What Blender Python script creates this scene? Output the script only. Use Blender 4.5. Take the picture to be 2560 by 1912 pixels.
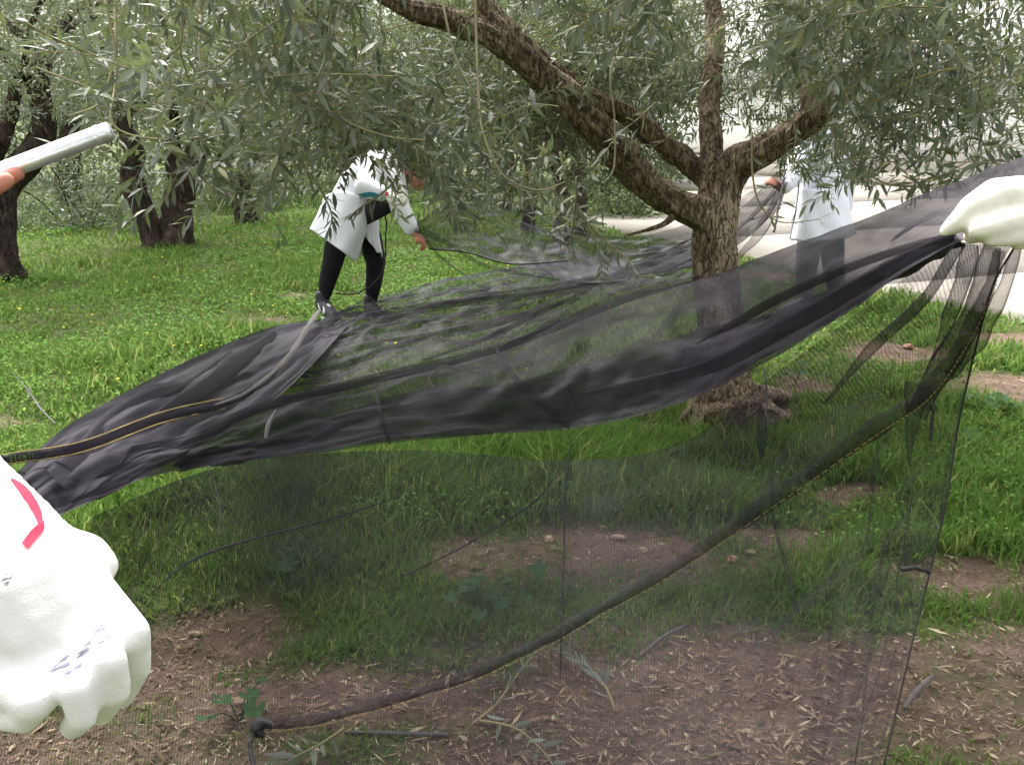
import bpy, bmesh, math, random
import numpy as np
from mathutils import Vector
from mathutils.bvhtree import BVHTree

random.seed(7)
rng = np.random.default_rng(7)
for o in list(bpy.data.objects):
    bpy.data.objects.remove(o)
S = bpy.context.scene
COL = S.collection
R = math.radians

# ------------------------------------------------------------------ camera
CAM_H, PITCH, FPX = 1.5, R(15.8), 2323.0
cam_d = bpy.data.cameras.new('camera')
cam = bpy.data.objects.new('camera', cam_d); COL.objects.link(cam)
cam.location = (0, 0, CAM_H); cam.rotation_euler = (math.pi / 2 - PITCH, 0, 0)
cam_d.sensor_fit = 'HORIZONTAL'; cam_d.sensor_width = 36.0
cam_d.lens = 36.0 * FPX / 2560.0; cam_d.clip_start = 0.05; cam_d.clip_end = 2000
S.camera = cam
# ------------------------------------------------------------------ sky, sun, exposure
SUN_EL, SUN_AZ = R(55), R(-25)          # azimuth from +Y towards +X
w = bpy.data.worlds.new('World'); S.world = w; w.use_nodes = True
nt = w.node_tree; nt.nodes.clear()
out = nt.nodes.new('ShaderNodeOutputWorld'); bg = nt.nodes.new('ShaderNodeBackground')
sky = nt.nodes.new('ShaderNodeTexSky'); sky.sky_type = 'NISHITA'; sky.sun_disc = False
sky.sun_elevation = SUN_EL; sky.sun_rotation = SUN_AZ
sky.air_density = 1.0; sky.dust_density = 6.0; sky.ozone_density = 1.0
hs = nt.nodes.new('ShaderNodeHueSaturation'); hs.inputs['Saturation'].default_value = 0.18
nt.links.new(sky.outputs[0], hs.inputs['Color']); nt.links.new(hs.outputs[0], bg.inputs[0])
bg.inputs[1].default_value = 0.13; nt.links.new(bg.outputs[0], out.inputs[0])
sd = bpy.data.lights.new('sun', 'SUN'); sd.energy = 1.4; sd.angle = R(25); sd.color = (1, .965, .91)
sun = bpy.data.objects.new('sun', sd); COL.objects.link(sun)
sv = Vector((math.sin(SUN_AZ) * math.cos(SUN_EL), math.cos(SUN_AZ) * math.cos(SUN_EL), math.sin(SUN_EL)))
sun.rotation_euler = sv.to_track_quat('Z', 'Y').to_euler(); sun.location = (0, 0, 30)
vs = S.view_settings; vs.view_transform = 'Standard'; vs.look = 'None'; vs.gamma = 1.0; vs.use_curve_mapping = False
vs.exposure = 2.0
cy = S.cycles
cy.use_denoising = True; cy.transparent_max_bounces = 40; cy.max_bounces = 6; cy.diffuse_bounces = 4
cy.glossy_bounces = 2; cy.transmission_bounces = 2; cy.caustics_reflective = False; cy.caustics_refractive = False

# ------------------------------------------------------------------ helpers
cP, sP = math.cos(PITCH), math.sin(PITCH)
def pt(px, py, d):
    """photo pixel (2560x1912) at axis distance d -> world point"""
    a = (px - 1280) / FPX; b = (956 - py) / FPX
    return np.array([d * a, d * (cP + b * sP), CAM_H + d * (-sP + b * cP)])
def pz(px, py, z=0.0):
    b = (956 - py) / FPX
    return pt(px, py, (z - CAM_H) / (-sP + b * cP))
def proj(P):
    P = np.asarray(P, float); q = P - np.array([0, 0, CAM_H])
    d = q[..., 1] * cP - q[..., 2] * sP; u = q[..., 1] * sP + q[..., 2] * cP
    return 1280 + FPX * q[..., 0] / d, 956 - FPX * u / d, d
def nrm(a):
    return a / np.maximum(np.linalg.norm(a, axis=-1, keepdims=True), 1e-9)
def hash2(ix, iy, s):
    h = np.sin(ix * 127.1 + iy * 311.7 + s * 74.7) * 43758.5453
    return h - np.floor(h)
def vnoise(x, y, s=0):
    x = np.asarray(x, float); y = np.asarray(y, float)
    ix = np.floor(x); iy = np.floor(y); fx = x - ix; fy = y - iy
    fx = fx * fx * (3 - 2 * fx); fy = fy * fy * (3 - 2 * fy)
    a = hash2(ix, iy, s); b = hash2(ix + 1, iy, s); c = hash2(ix, iy + 1, s); d = hash2(ix + 1, iy + 1, s)
    return (a * (1 - fx) + b * fx) * (1 - fy) + (c * (1 - fx) + d * fx) * fy
def fbm(x, y, s=0, o=3):
    v = 0; a = .5
    for k in range(o):
        v = v + a * vnoise(x * 2 ** k, y * 2 ** k, s + k * 13); a *= .5
    return v / (1 - .5 ** o)
def catmull(P, n):
    """resample the rows of P (k,m) to n rows with a Catmull-Rom spline"""
    P = np.asarray(P, float); k = len(P)
    t = np.linspace(0, k - 1, n); i = np.clip(np.floor(t).astype(int), 0, k - 2); f = (t - i)
    f = f.reshape((-1,) + (1,) * (P.ndim - 1))
    p0 = P[np.clip(i - 1, 0, k - 1)]; p1 = P[i]; p2 = P[i + 1]; p3 = P[np.clip(i + 2, 0, k - 1)]
    return .5 * (2 * p1 + (p2 - p0) * f + (2 * p0 - 5 * p1 + 4 * p2 - p3) * f ** 2 + (3 * p1 - p0 - 3 * p2 + p3) * f ** 3)

def np_mesh(name, V, faces, uv=None, smooth=False):
    """fast mesh from numpy: faces is a list of (n,k) index arrays"""
    V = np.asarray(V, np.float32).reshape(-1, 3)
    m = bpy.data.meshes.new(name)
    m.vertices.add(len(V)); m.vertices.foreach_set('co', V.ravel())
    faces = [np.asarray(f, np.int32) for f in faces if len(f)]
    idx = np.concatenate([f.ravel() for f in faces]); tot = np.concatenate([np.full(len(f), f.shape[1], np.int32) for f in faces])
    st = np.concatenate([[0], np.cumsum(tot)[:-1]]).astype(np.int32)
    m.loops.add(len(idx)); m.loops.foreach_set('vertex_index', idx)
    m.polygons.add(len(tot)); m.polygons.foreach_set('loop_start', st); m.polygons.foreach_set('loop_total', tot)
    if smooth: m.polygons.foreach_set('use_smooth', np.ones(len(tot), bool))
    if uv is not None:
        l = m.uv_layers.new(name='UVMap'); l.data.foreach_set('uv', np.asarray(uv, np.float32)[idx].ravel())
    m.update(); m.validate()
    return m
def link(name, mesh, mat=None, parent=None):
    o = bpy.data.objects.new(name, mesh); COL.objects.link(o)
    if mat is not None and len(mesh.materials) == 0: mesh.materials.append(mat)
    if parent is not None:
        o.parent = parent; o.matrix_parent_inverse = parent.matrix_world.inverted()
    return o
def thing(name, label, cat, loc=(0, 0, 0), group=None):
    o = bpy.data.objects.new(name, None); COL.objects.link(o); o.location = [float(v) for v in loc]; o.empty_display_size = .1
    bpy.context.view_layer.update()
    return tag(o, label, cat, group)
def tag(o, label, cat, group=None, kind=None):
    o['label'] = label; o['category'] = cat
    if group: o['group'] = group
    if kind: o['kind'] = kind
    return o
def grid_faces(nu, nv, closed=False):
    """vertex (i,j) -> i*nv + j ; i along u, j along v"""
    i, j = np.meshgrid(np.arange(nu - 1), np.arange(nv if closed else nv - 1), indexing='ij')
    i = i.ravel(); j = j.ravel(); j2 = (j + 1) % nv
    return np.stack([i * nv + j, (i + 1) * nv + j, (i + 1) * nv + j2, i * nv + j2], 1)
def frames(P):
    T = nrm(np.gradient(P, axis=0)); N = np.zeros_like(P)
    a = np.array([0, 0, 1.]) if abs(T[0][2]) < .9 else np.array([1., 0, 0])
    n = nrm(a - T[0] * a.dot(T[0])); N[0] = n
    for k in range(1, len(P)):
        n = nrm(N[k - 1] - T[k] * N[k - 1].dot(T[k])); N[k] = n
    return T, N, np.cross(T, N)
def tube_mesh(name, P, rad, n=40, seg=12, rough=0.0, seed=0, flat=1.0, caps=True):
    P = catmull(P, n); rad = catmull(np.asarray(rad, float).reshape(-1, 1), n)[:, 0]
    T, N, B = frames(P); th = np.linspace(0, 2 * math.pi, seg, endpoint=False)
    rr = np.repeat(rad[:, None], seg, 1)
    if rough:
        L = np.concatenate([[0], np.cumsum(np.linalg.norm(np.diff(P, axis=0), axis=1))])
        r0 = max(rad.mean(), .01); l = L[:, None] / r0
        cx, cyy = np.cos(th)[None], np.sin(th)[None]
        a = fbm(cx * 2.2 + 7 * seed + l * .12, cyy * 2.2 + l * .5, seed, 3) - .5
        b = vnoise(cx * 5 + l * .15 + 3 * seed, cyy * 5 + l * .25, seed + 5) - .5
        rr = rr * (1 + rough * (1.6 * a + .9 * b))
    V = P[:, None] + rr[..., None] * (N[:, None] * np.cos(th)[None, :, None] + flat * B[:, None] * np.sin(th)[None, :, None])
    V = V.reshape(-1, 3); F = [grid_faces(n, seg, True)]
    if caps:
        V = np.concatenate([V, P[:1], P[-1:]]); c0 = n * seg; k = np.arange(seg)
        F.append(np.stack([np.full(seg, c0), k, (k + 1) % seg], 1))
        F.append(np.stack([np.full(seg, c0 + 1), (n - 1) * seg + (k + 1) % seg, (n - 1) * seg + k], 1))
    return np_mesh(name, V, F, smooth=True)
def multi_tube(P, rad, k=4):
    """many thin tubes: P (S,N,3), rad (S,N)"""
    Sn, N = P.shape[:2]; T = nrm(np.gradient(P, axis=1))
    A = nrm(np.cross(T, np.array([.31, .87, .39]))); B = np.cross(T, A)
    th = np.linspace(0, 2 * math.pi, k, endpoint=False)
    V = P[:, :, None] + rad[:, :, None, None] * (A[:, :, None] * np.cos(th)[:, None] + B[:, :, None] * np.sin(th)[:, None])
    f = grid_faces(N, k, True)
    F = (f[None] + (np.arange(Sn) * N * k)[:, None, None]).reshape(-1, 4)
    return V.reshape(-1, 3), F
_ico = {}
def ico(sub=2):
    if sub not in _ico:
        bm = bmesh.new(); bmesh.ops.create_icosphere(bm, subdivisions=sub, radius=1)
        _ico[sub] = (np.array([v.co[:] for v in bm.verts]), np.array([[v.index for v in f.verts] for f in bm.faces])); bm.free()
    return _ico[sub]
def blob_mesh(name, chains, voxel, smooth=6, sx=1.0):
    """one continuous surface grown round chains of (x,y,z,r)"""
    bv, bf = ico(2); V = []; F = []; c = 0
    for ch in chains:
        ch = np.asarray(ch, float)
        pts = [ch[0]]
        for a, b in zip(ch[:-1], ch[1:]):
            m = max(2, int(np.linalg.norm(b[:3] - a[:3]) / (.28 * max(min(a[3], b[3]), .002))) + 1)
            for t in np.linspace(0, 1, m + 1)[1:]: pts.append(a + (b - a) * t)
        for p in pts:
            V.append(bv * p[3] + p[:3]); F.append(bf + c); c += len(bv)
    m = np_mesh('tmp', np.concatenate(V), [np.concatenate(F)])
    o = bpy.data.objects.new('tmp', m); COL.objects.link(o)
    md = o.modifiers.new('r', 'REMESH'); md.mode = 'VOXEL'; md.voxel_size = voxel; md.use_smooth_shade = True
    if smooth:
        ms = o.modifiers.new('s', 'SMOOTH'); ms.iterations = smooth; ms.factor = .5
    dg = bpy.context.evaluated_depsgraph_get(); me = bpy.data.meshes.new_from_object(o.evaluated_get(dg))
    bpy.data.objects.remove(o); bpy.data.meshes.remove(m); me.name = name; me.materials.clear()
    return me
def chp(*rows):
    """chain from (px,py,depth,radius in px)"""
    return [list(pt(a, b, d)) + [r * d / FPX] for a, b, d, r in rows]
def patch(rows, nu, nv, wrinkle=None, z=False, solid=0.0, name='sheet'):
    """surface through rows of (px,py,d) (or (px,py,z)); wrinkle(u,v,P)->offset along the normal"""
    rw = np.array([catmull(r, nu) for r in rows])          # rows,nu,3
    g = catmull(rw, nv).transpose(1, 0, 2)                  # nu,nv,3
    f = pz if z else pt
    b = (956 - g[..., 1]) / FPX; a = (g[..., 0] - 1280) / FPX
    d = (g[..., 2] - CAM_H) / (-sP + b * cP) if z else g[..., 2]
    P = np.stack([d * a, d * (cP + b * sP), CAM_H + d * (-sP + b * cP)], -1)
    du = np.gradient(P, axis=0); dv = np.gradient(P, axis=1); N = nrm(np.cross(du, dv))
    lu = np.linalg.norm(du, axis=2).mean() * (nu - 1); lv = np.linalg.norm(dv, axis=2).mean() * (nv - 1)
    u, v = np.meshgrid(np.linspace(0, 1, nu), np.linspace(0, 1, nv), indexing='ij')
    if wrinkle is not None: P = P + N * wrinkle(u, v, lu, lv)[..., None]
    U = np.concatenate([[0], np.cumsum(np.linalg.norm(np.diff(P[:, nv // 2], axis=0), axis=1))])[:, None] + 0 * u
    Vv = np.concatenate([[0], np.cumsum(np.linalg.norm(np.diff(P[nu // 2], axis=0), axis=1))])[None] + 0 * u
    V = P.reshape(-1, 3); uv = np.stack([U, Vv], -1).reshape(-1, 2); F = [grid_faces(nu, nv)]
    if solid:
        V2 = (P - N * solid).reshape(-1, 3); n = len(V); f2 = F[0][:, ::-1] + n
        e = []
        for i in range(nu - 1):
            e += [[i * nv, i * nv + n, (i + 1) * nv + n, (i + 1) * nv], [(i + 1) * nv + nv - 1, (i + 1) * nv + nv - 1 + n, i * nv + nv - 1 + n, i * nv + nv - 1]]
        for j in range(nv - 1):
            e += [[j + 1, j + 1 + n, j + n, j], [(nu - 1) * nv + j, (nu - 1) * nv + j + n, (nu - 1) * nv + j + 1 + n, (nu - 1) * nv + j + 1]]
        V = np.concatenate([V, V2]); uv = np.concatenate([uv, uv]); F += [f2, np.array(e)]
    return np_mesh(name, V, F, uv=uv, smooth=True)
def stroke(name, obj_mesh, pts, width_px, mat, parent, lift=.0012, dfall=None, n=None, thick=.0008):
    """a flat printed or sewn band following pixel points on the surface of a mesh"""
    bv = BVHTree.FromPolygons([v.co for v in obj_mesh.vertices], [p.vertices for p in obj_mesh.polygons])
    pts = np.asarray(pts, float); n = n or max(4, int(np.linalg.norm(np.diff(pts[:, :2], axis=0), axis=1).sum() / 6))
    Q = catmull(pts, n); wd = catmull(np.asarray(width_px, float).reshape(-1, 1), n)[:, 0] if hasattr(width_px, '__len__') else np.full(n, width_px)
    t = nrm(np.gradient(Q, axis=0)); s = np.stack([-t[:, 1], t[:, 0]], 1)
    rows = []
    for k in range(n):
        r = []
        for c in (-1, -.33, .33, 1):
            q = Q[k] + s[k] * c * wd[k] / 2
            dr = Vector(pt(q[0], q[1], 1.0) - np.array([0, 0, CAM_H])).normalized()
            h = bv.ray_cast(Vector((0, 0, CAM_H)), dr)
            r.append(None if h[0] is None else np.array(h[0] - dr * lift))
        rows.append(r)
    rows = [r for r in rows if all(x is not None for x in r)]
    if len(rows) < 2: return None
    V = np.array(rows).reshape(-1, 3)
    return link(name, np_mesh(name, V, [grid_faces(len(rows), 4)], smooth=True), mat, parent)

# ------------------------------------------------------------------ materials
def nodes(name):
    m = bpy.data.materials.new(name); m.use_nodes = True; t = m.node_tree
    return m, t, t.nodes['Principled BSDF'], t.nodes['Material Output']
def ramp(t, fac, stops):
    r = t.nodes.new('ShaderNodeValToRGB'); e = r.color_ramp.elements
    while len(e) < len(stops): e.new(.5)
    for k, (p, c) in enumerate(stops): e[k].position = p; e[k].color = tuple(c) + (1,)
    t.links.new(fac, r.inputs[0]); return r.outputs[0]
def noise(t, scale, detail=4, vec=None, rough=.55):
    n = t.nodes.new('ShaderNodeTexNoise'); n.inputs['Scale'].default_value = scale; n.inputs['Detail'].default_value = detail
    n.inputs['Roughness'].default_value = rough
    if vec is not None: t.links.new(vec, n.inputs['Vector'])
    return n.outputs['Fac']
def coord(t, which='Object', scale=(1, 1, 1)):
    c = t.nodes.new('ShaderNodeTexCoord'); mp = t.nodes.new('ShaderNodeMapping'); mp.inputs['Scale'].default_value = scale
    t.links.new(c.outputs[which], mp.inputs[0]); return mp.outputs[0]
def bump(t, bs, h, strength=.5, dist=.01):
    b = t.nodes.new('ShaderNodeBump'); b.inputs['Strength'].default_value = strength; b.inputs['Distance'].default_value = dist
    t.links.new(h, b.inputs['Height']); t.links.new(b.outputs[0], bs.inputs['Normal'])
def mix(t, fac, a, b, mode='MIX'):
    n = t.nodes.new('ShaderNodeMix'); n.data_type = 'RGBA'; n.blend_type = mode
    for k, s in ((0, fac), (6, a), (7, b)):
        if hasattr(s, 'is_linked'): t.links.new(s, n.inputs[k])
        else: n.inputs[k].default_value = s if k == 0 else tuple(s) + (1,)
    return n.outputs[2]
def math_(t, op, a, b=None):
    n = t.nodes.new('ShaderNodeMath'); n.operation = op
    for k, s in enumerate((a, b)):
        if s is None: continue
        if hasattr(s, 'is_linked'): t.links.new(s, n.inputs[k])
        else: n.inputs[k].default_value = s
    return n.outputs[0]
def island(t):
    return t.nodes.new('ShaderNodeNewGeometry').outputs['Random Per Island']

def cloth_mat(name, col, var=.12, scale=30, rough=.85, bs=.25, fold=6):
    m, t, b, o = nodes(name); v = coord(t)
    f = noise(t, fold, 3, v); c = [min(1, x * (1 + var)) for x in col]; d = [x * (1 - var) for x in col]
    t.links.new(ramp(t, f, [(.3, d), (.7, c)]), b.inputs['Base Color']); b.inputs['Roughness'].default_value = rough
    b.inputs['Specular IOR Level'].default_value = .15
    h = math_(t, 'ADD', math_(t, 'MULTIPLY', noise(t, scale * 12, 2, v), .15), noise(t, scale * .5, 3, v)); bump(t, b, h, bs, .01)
    return m
def leaf_mat(name, stops, under, trans=.25, rough=.5, spec=.3):
    m, t, b, o = nodes(name); g = t.nodes.new('ShaderNodeNewGeometry')
    top = ramp(t, g.outputs['Random Per Island'], stops)
    und = mix(t, .75, top, under)
    t.links.new(mix(t, g.outputs['Backfacing'], top, und), b.inputs['Base Color'])
    b.inputs['Roughness'].default_value = rough; b.inputs['Specular IOR Level'].default_value = spec
    tr = t.nodes.new('ShaderNodeBsdfTranslucent'); t.links.new(mix(t, .5, top, (.22, .30, .06)), tr.inputs[0])
    ms = t.nodes.new('ShaderNodeMixShader'); ms.inputs[0].default_value = trans
    t.links.new(b.outputs[0], ms.inputs[1]); t.links.new(tr.outputs[0], ms.inputs[2]); t.links.new(ms.outputs[0], o.inputs[0])
    return m
M = {}
M['olive'] = leaf_mat('olive_leaf', [(0, (.058, .074, .052)), (.45, (.095, .116, .080)), (.8, (.135, .158, .102)), (.94, (.19, .205, .10)), (1, (.28, .28, .11))], (.27, .29, .25), .22)
M['olive_far'] = leaf_mat('olive_leaf_distant', [(0, (.058, .076, .052)), (.5, (.100, .124, .082)), (.85, (.15, .176, .115)), (1, (.22, .24, .13))], (.30, .33, .28), .22)
M['shrub'] = leaf_mat('shrub_leaf', [(0, (.05, .085, .035)), (.6, (.09, .15, .05)), (1, (.16, .22, .08))], (.16, .2, .1), .25)
M['grass'] = leaf_mat('grass_blade', [(0, (.062, .115, .036)), (.35, (.106, .200, .052)), (.7, (.152, .270, .070)), (.88, (.205, .325, .09)), (.91, (.38, .35, .15)), (1, (.50, .42, .21))], (.10, .2, .03), .42, .7, .08)
M['clover'] = leaf_mat('clover_leaf', [(0, (.092, .200, .042)), (.5, (.148, .295, .064)), (1, (.215, .375, .095))], (.12, .26, .03), .35, .8, .03)
M['mallow'] = leaf_mat('mallow_leaf', [(0, (.03, .075, .028)), (1, (.06, .12, .045))], (.07, .12, .055), .12, .7, .1)
def twig_mat():
    m, t, b, o = nodes('twig'); c = ramp(t, island(t), [(0, (.13, .115, .075)), (.5, (.23, .20, .10)), (1, (.32, .27, .09))])
    t.links.new(c, b.inputs['Base Color']); b.inputs['Roughness'].default_value = .7; return m
M['twig'] = twig_mat()
def hook_mat():
    m, t, b, o = nodes('young_twig'); v = coord(t)
    t.links.new(ramp(t, noise(t, 6, 4, v), [(.35, (.20, .175, .12)), (.65, (.36, .31, .15))]), b.inputs['Base Color']); b.inputs['Roughness'].default_value = .7; return m
M['hook'] = hook_mat()
def bark_mat(name, dark, mid, light):
    m, t, b, o = nodes(name); v = coord(t, 'Object', (10, 10, 1.7)); v2 = coord(t, 'Object', (1, 1, 1))
    vo = t.nodes.new('ShaderNodeTexVoronoi'); vo.feature = 'DISTANCE_TO_EDGE'; vo.inputs['Scale'].default_value = 3.2
    wv = t.nodes.new('ShaderNodeVectorMath'); wv.operation = 'ADD'
    nn = t.nodes.new('ShaderNodeTexNoise'); nn.inputs['Scale'].default_value = 3; t.links.new(v, nn.inputs['Vector'])
    t.links.new(v, wv.inputs[0]); t.links.new(nn.outputs['Color'], wv.inputs[1]); t.links.new(wv.outputs[0], vo.inputs['Vector'])
    n1 = noise(t, 2.4, 8, v, .68); n2 = noise(t, 3.2, 4, v2); n3 = noise(t, 7, 5, v2, .6)
    crack = ramp(t, vo.outputs['Distance'], [(0, (0, 0, 0)), (.10, (1, 1, 1))])
    base = ramp(t, n1, [(.30, dark), (.52, mid), (.74, light)])
    c = mix(t, math_(t, 'MULTIPLY', ramp(t, n2, [(.52, (0, 0, 0)), (.66, (1, 1, 1))]), .55), base, [x * 1.5 for x in light])
    c = mix(t, math_(t, 'MULTIPLY', ramp(t, n3, [(.60, (0, 0, 0)), (.72, (1, 1, 1))]), .5), c, (.085, .10, .035))
    c = mix(t, .85, c, mix(t, crack, [x * .7 for x in dark], c))
    t.links.new(c, b.inputs['Base Color']); b.inputs['Roughness'].default_value = .92; b.inputs['Specular IOR Level'].default_value = .2
    h = math_(t, 'ADD', math_(t, 'MULTIPLY', crack, .5), n1); bump(t, b, h, 1.0, .03); return m
M['bark'] = bark_mat('olive_bark', (.085, .060, .044), (.26, .19, .13), (.46, .37, .27))
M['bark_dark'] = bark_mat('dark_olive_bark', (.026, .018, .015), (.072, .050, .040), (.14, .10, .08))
def net_mat(name, lo, hi, per=.0085):
    """woven shade net: open mesh whose covered share grows at grazing angles as threads line up"""
    m, t, b, o = nodes(name); uv = t.nodes.new('ShaderNodeTexCoord').outputs['UV']
    def threads(direction, period, sharp):
        wv = t.nodes.new('ShaderNodeTexWave'); wv.wave_type = 'BANDS'; wv.bands_direction = direction
        wv.inputs['Scale'].default_value = .314 / period; wv.inputs['Distortion'].default_value = .35
        wv.inputs['Detail'].default_value = 1; wv.inputs['Detail Scale'].default_value = .02
        t.links.new(uv, wv.inputs['Vector']); return math_(t, 'POWER', wv.outputs['Fac'], sharp)
    a = threads('X', per, 1.5); c = threads('Y', per * .8, 2.5)
    s = math_(t, 'MAXIMUM', a, math_(t, 'MULTIPLY', c, .6))
    n = noise(t, 5, 4, uv)
    cov = math_(t, 'ADD', math_(t, 'MULTIPLY', s, hi - lo), lo)
    cov = math_(t, 'MULTIPLY', cov, math_(t, 'ADD', math_(t, 'MULTIPLY', n, .5), .75))
    lw = t.nodes.new('ShaderNodeLayerWeight'); lw.inputs['Blend'].default_value = .5
    cos = math_(t, 'MAXIMUM', math_(t, 'SUBTRACT', 1.0, lw.outputs['Facing']), .30)
    thru = math_(t, 'POWER', math_(t, 'SUBTRACT', 1.0, cov), math_(t, 'DIVIDE', 1.0, cos))
    b.inputs['Base Color'].default_value = (.022, .0185, .027, 1); b.inputs['Roughness'].default_value = .55
    b.inputs['Specular IOR Level'].default_value = .12
    tr = t.nodes.new('ShaderNodeBsdfTransparent'); ms = t.nodes.new('ShaderNodeMixShader')
    t.links.new(thru, ms.inputs[0]); t.links.new(b.outputs[0], ms.inputs[1]); t.links.new(tr.outputs[0], ms.inputs[2])
    t.links.new(ms.outputs[0], o.inputs[0]); return m
M['net'] = net_mat('black_net', .32, .60, .0065)
M['net_dense'] = net_mat('black_net_dense', .44, .66, .005)
M['net_thin'] = net_mat('black_net_single', .15, .38, .0065)
M['net_pleat'] = net_mat('black_net_pleat', .18, .30, .004)
M['net_far'] = net_mat('black_net_far', .14, .32, .012)
def plain(name, col, rough=.6, metal=0, spec=.4):
    m, t, b, o = nodes(name); v = coord(t); f = noise(t, 40, 3, v)
    t.links.new(ramp(t, f, [(.3, [x * .85 for x in col]), (.7, [min(1, x * 1.12) for x in col])]), b.inputs['Base Color'])
    b.inputs['Roughness'].default_value = rough; b.inputs['Metallic'].default_value = metal; b.inputs['Specular IOR Level'].default_value = spec; return m
M['yellow'] = plain('yellow_stitching', (.23, .165, .045), .7)
M['cord'] = plain('black_cord', (.02, .018, .02), .7)
M['webbing'] = plain('frayed_webbing', (.10, .09, .085), .8)
M['coat'] = cloth_mat('white_cotton_coat', (.78, .78, .82), .04, 26, .85, .3)
M['coat_inside'] = cloth_mat('dark_jumper', (.035, .03, .04), .2, 30)
def stripe_mat():
    m, t, b, o = nodes('striped_pale_cotton'); v = coord(t)
    wv = t.nodes.new('ShaderNodeTexWave'); wv.bands_direction = 'X'; wv.inputs['Scale'].default_value = 14; wv.inputs['Distortion'].default_value = 1.5
    t.links.new(v, wv.inputs['Vector'])
    t.links.new(ramp(t, wv.outputs['Fac'], [(.3, (.80, .80, .85)), (.8, (.70, .71, .80))]), b.inputs['Base Color'])
    b.inputs['Roughness'].default_value = .85; bump(t, b, noise(t, 14, 3, v), .3, .02); return m
M['stripe'] = stripe_mat()
M['trousers'] = cloth_mat('black_jogging_trousers', (.017, .015, .02), .25, 30, .8, .4)
M['trousers_grey'] = cloth_mat('dark_grey_trousers', (.13, .135, .13), .25, 20, .85, .5)
M['shoe'] = plain('black_shoe', (.035, .033, .04), .6)
M['sole'] = plain('grey_sole', (.35, .34, .33), .7)
M['whiteprint'] = plain('white_print', (.85, .85, .85), .6)
M['glove'] = cloth_mat('white_knit_glove', (.80, .79, .76), .03, 60, .9, .35)
M['glove_cream'] = cloth_mat('cream_knit_glove', (.80, .76, .66), .05, 60, .9, .35)
M['red'] = cloth_mat('red_trim', (.62, .03, .06), .08, 60)
M['print'] = plain('grey_print', (.20, .20, .27), .8)
M['teal'] = plain('teal_print', (.02, .22, .32), .7)
M['skin'] = plain('skin', (.50, .20, .13), .5)
M['hair'] = plain('dark_hair', (.02, .014, .01), .5)
M['metal'] = plain('brushed_aluminium', (.75, .76, .78), .35, .85)
M['stone'] = plain('pale_stone', (.42, .31, .22), .85)
M['stone_pink'] = plain('pinkish_stone', (.45, .24, .18), .85)
M['straw'] = leaf_mat('dry_litter', [(0, (.09, .062, .045)), (.4, (.18, .125, .085)), (.75, (.32, .24, .16)), (1, (.46, .37, .26))], (.22, .17, .12), .05, .8, .1)
M['flower'] = plain('yellow_flower', (.75, .62, .03), .6)
M['render'] = plain('white_render', (.58, .57, .55), .9)
M['concrete'] = None
def conc():
    m, t, b, o = nodes('pale_concrete'); v = coord(t)
    t.links.new(ramp(t, noise(t, 1.3, 8, v, .65), [(.3, (.24, .215, .185)), (.6, (.32, .29, .25)), (.8, (.38, .355, .31))]), b.inputs['Base Color'])
    b.inputs['Roughness'].default_value = .9; bump(t, b, noise(t, 60, 4, v), .3, .01); return m
M['concrete'] = conc()
M['roofedge'] = plain('brown_roof_edge', (.16, .11, .08), .8)
def ground_mat():
    m, t, b, o = nodes('soil_and_turf'); v = coord(t)
    n1 = noise(t, 9, 10, v, .7); n2 = noise(t, 55, 5, v, .7)
    soil = ramp(t, n1, [(.28, (.095, .064, .049)), (.5, (.19, .130, .100)), (.72, (.29, .21, .16))])
    soil = mix(t, math_(t, 'MULTIPLY', ramp(t, n2, [(.56, (0, 0, 0)), (.7, (1, 1, 1))]), .6), soil, (.27, .21, .15))
    turf = ramp(t, n1, [(.3, (.060, .074, .030)), (.7, (.125, .155, .055))])
    at = t.nodes.new('ShaderNodeAttribute'); at.attribute_name = 'turf'
    t.links.new(mix(t, at.outputs['Fac'], soil, turf), b.inputs['Base Color'])
    b.inputs['Roughness'].default_value = .95; b.inputs['Specular IOR Level'].default_value = .1
    h = math_(t, 'ADD', n1, math_(t, 'MULTIPLY', n2, .35)); bump(t, b, h, 1.0, .05); return m
M['ground'] = ground_mat()

# ------------------------------------------------------------------ ground
def gxy(px, py): p = pz(px, py, 0); return p[0], p[1]
SOIL = [(*gxy(a, b), rx, ry) for a, b, rx, ry in (
    (1480, 1400, .62, .30), (1950, 1330, .25, .12), (560, 1590, .26, .22), (380, 1640, .30, .30), (250, 1880, .5, .2),
    (800, 1790, .6, .22), (1350, 1780, .7, .25), (1700, 1680, .75, .34), (2000, 1800, .6, .33), (1250, 1930, 1.4, .2),
    (2470, 1440, .40, .20), (2450, 1800, .5, .36), (2440, 1640, .35, .16), (2560, 1700, .4, .3), (2280, 885, .55, .28), (2500, 975, .6, .35), (2560, 850, .7, .25), (1950, 690, .7, .35),
    (1880, 1020, .32, .26), (2010, 960, .22, .3), (650, 806, .3, .2), (735, 740, .16, .2), (2150, 1230, .2, .14), (1120, 1225, .35, .06))]
def soil_mask(x, y):
    s = np.zeros_like(x)
    n = fbm(x * 3.1, y * 3.1, 3, 3)
    for cx, cy_, rx, ry in SOIL:
        q = ((x - cx) / rx) ** 2 + ((y - cy_) / ry) ** 2
        s = np.maximum(s, np.clip(1.15 - q + (n - .5) * 1.8, 0, 1) * (q < 2.0))
    s = np.maximum(s, np.clip((fbm(x * 2.2 + 9, y * 2.2, 21, 3) - .66) * 7, 0, 1) * (y < 6) * .7)
    return np.clip(s, 0, 1)
PA, PB = np.array([4.0, 7.1]), np.array([1.9, 12.0])       # front edge of the concrete yard
pdir = nrm(PB - PA); pn = np.array([pdir[1], -pdir[0]])    # points away from the grove
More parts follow.
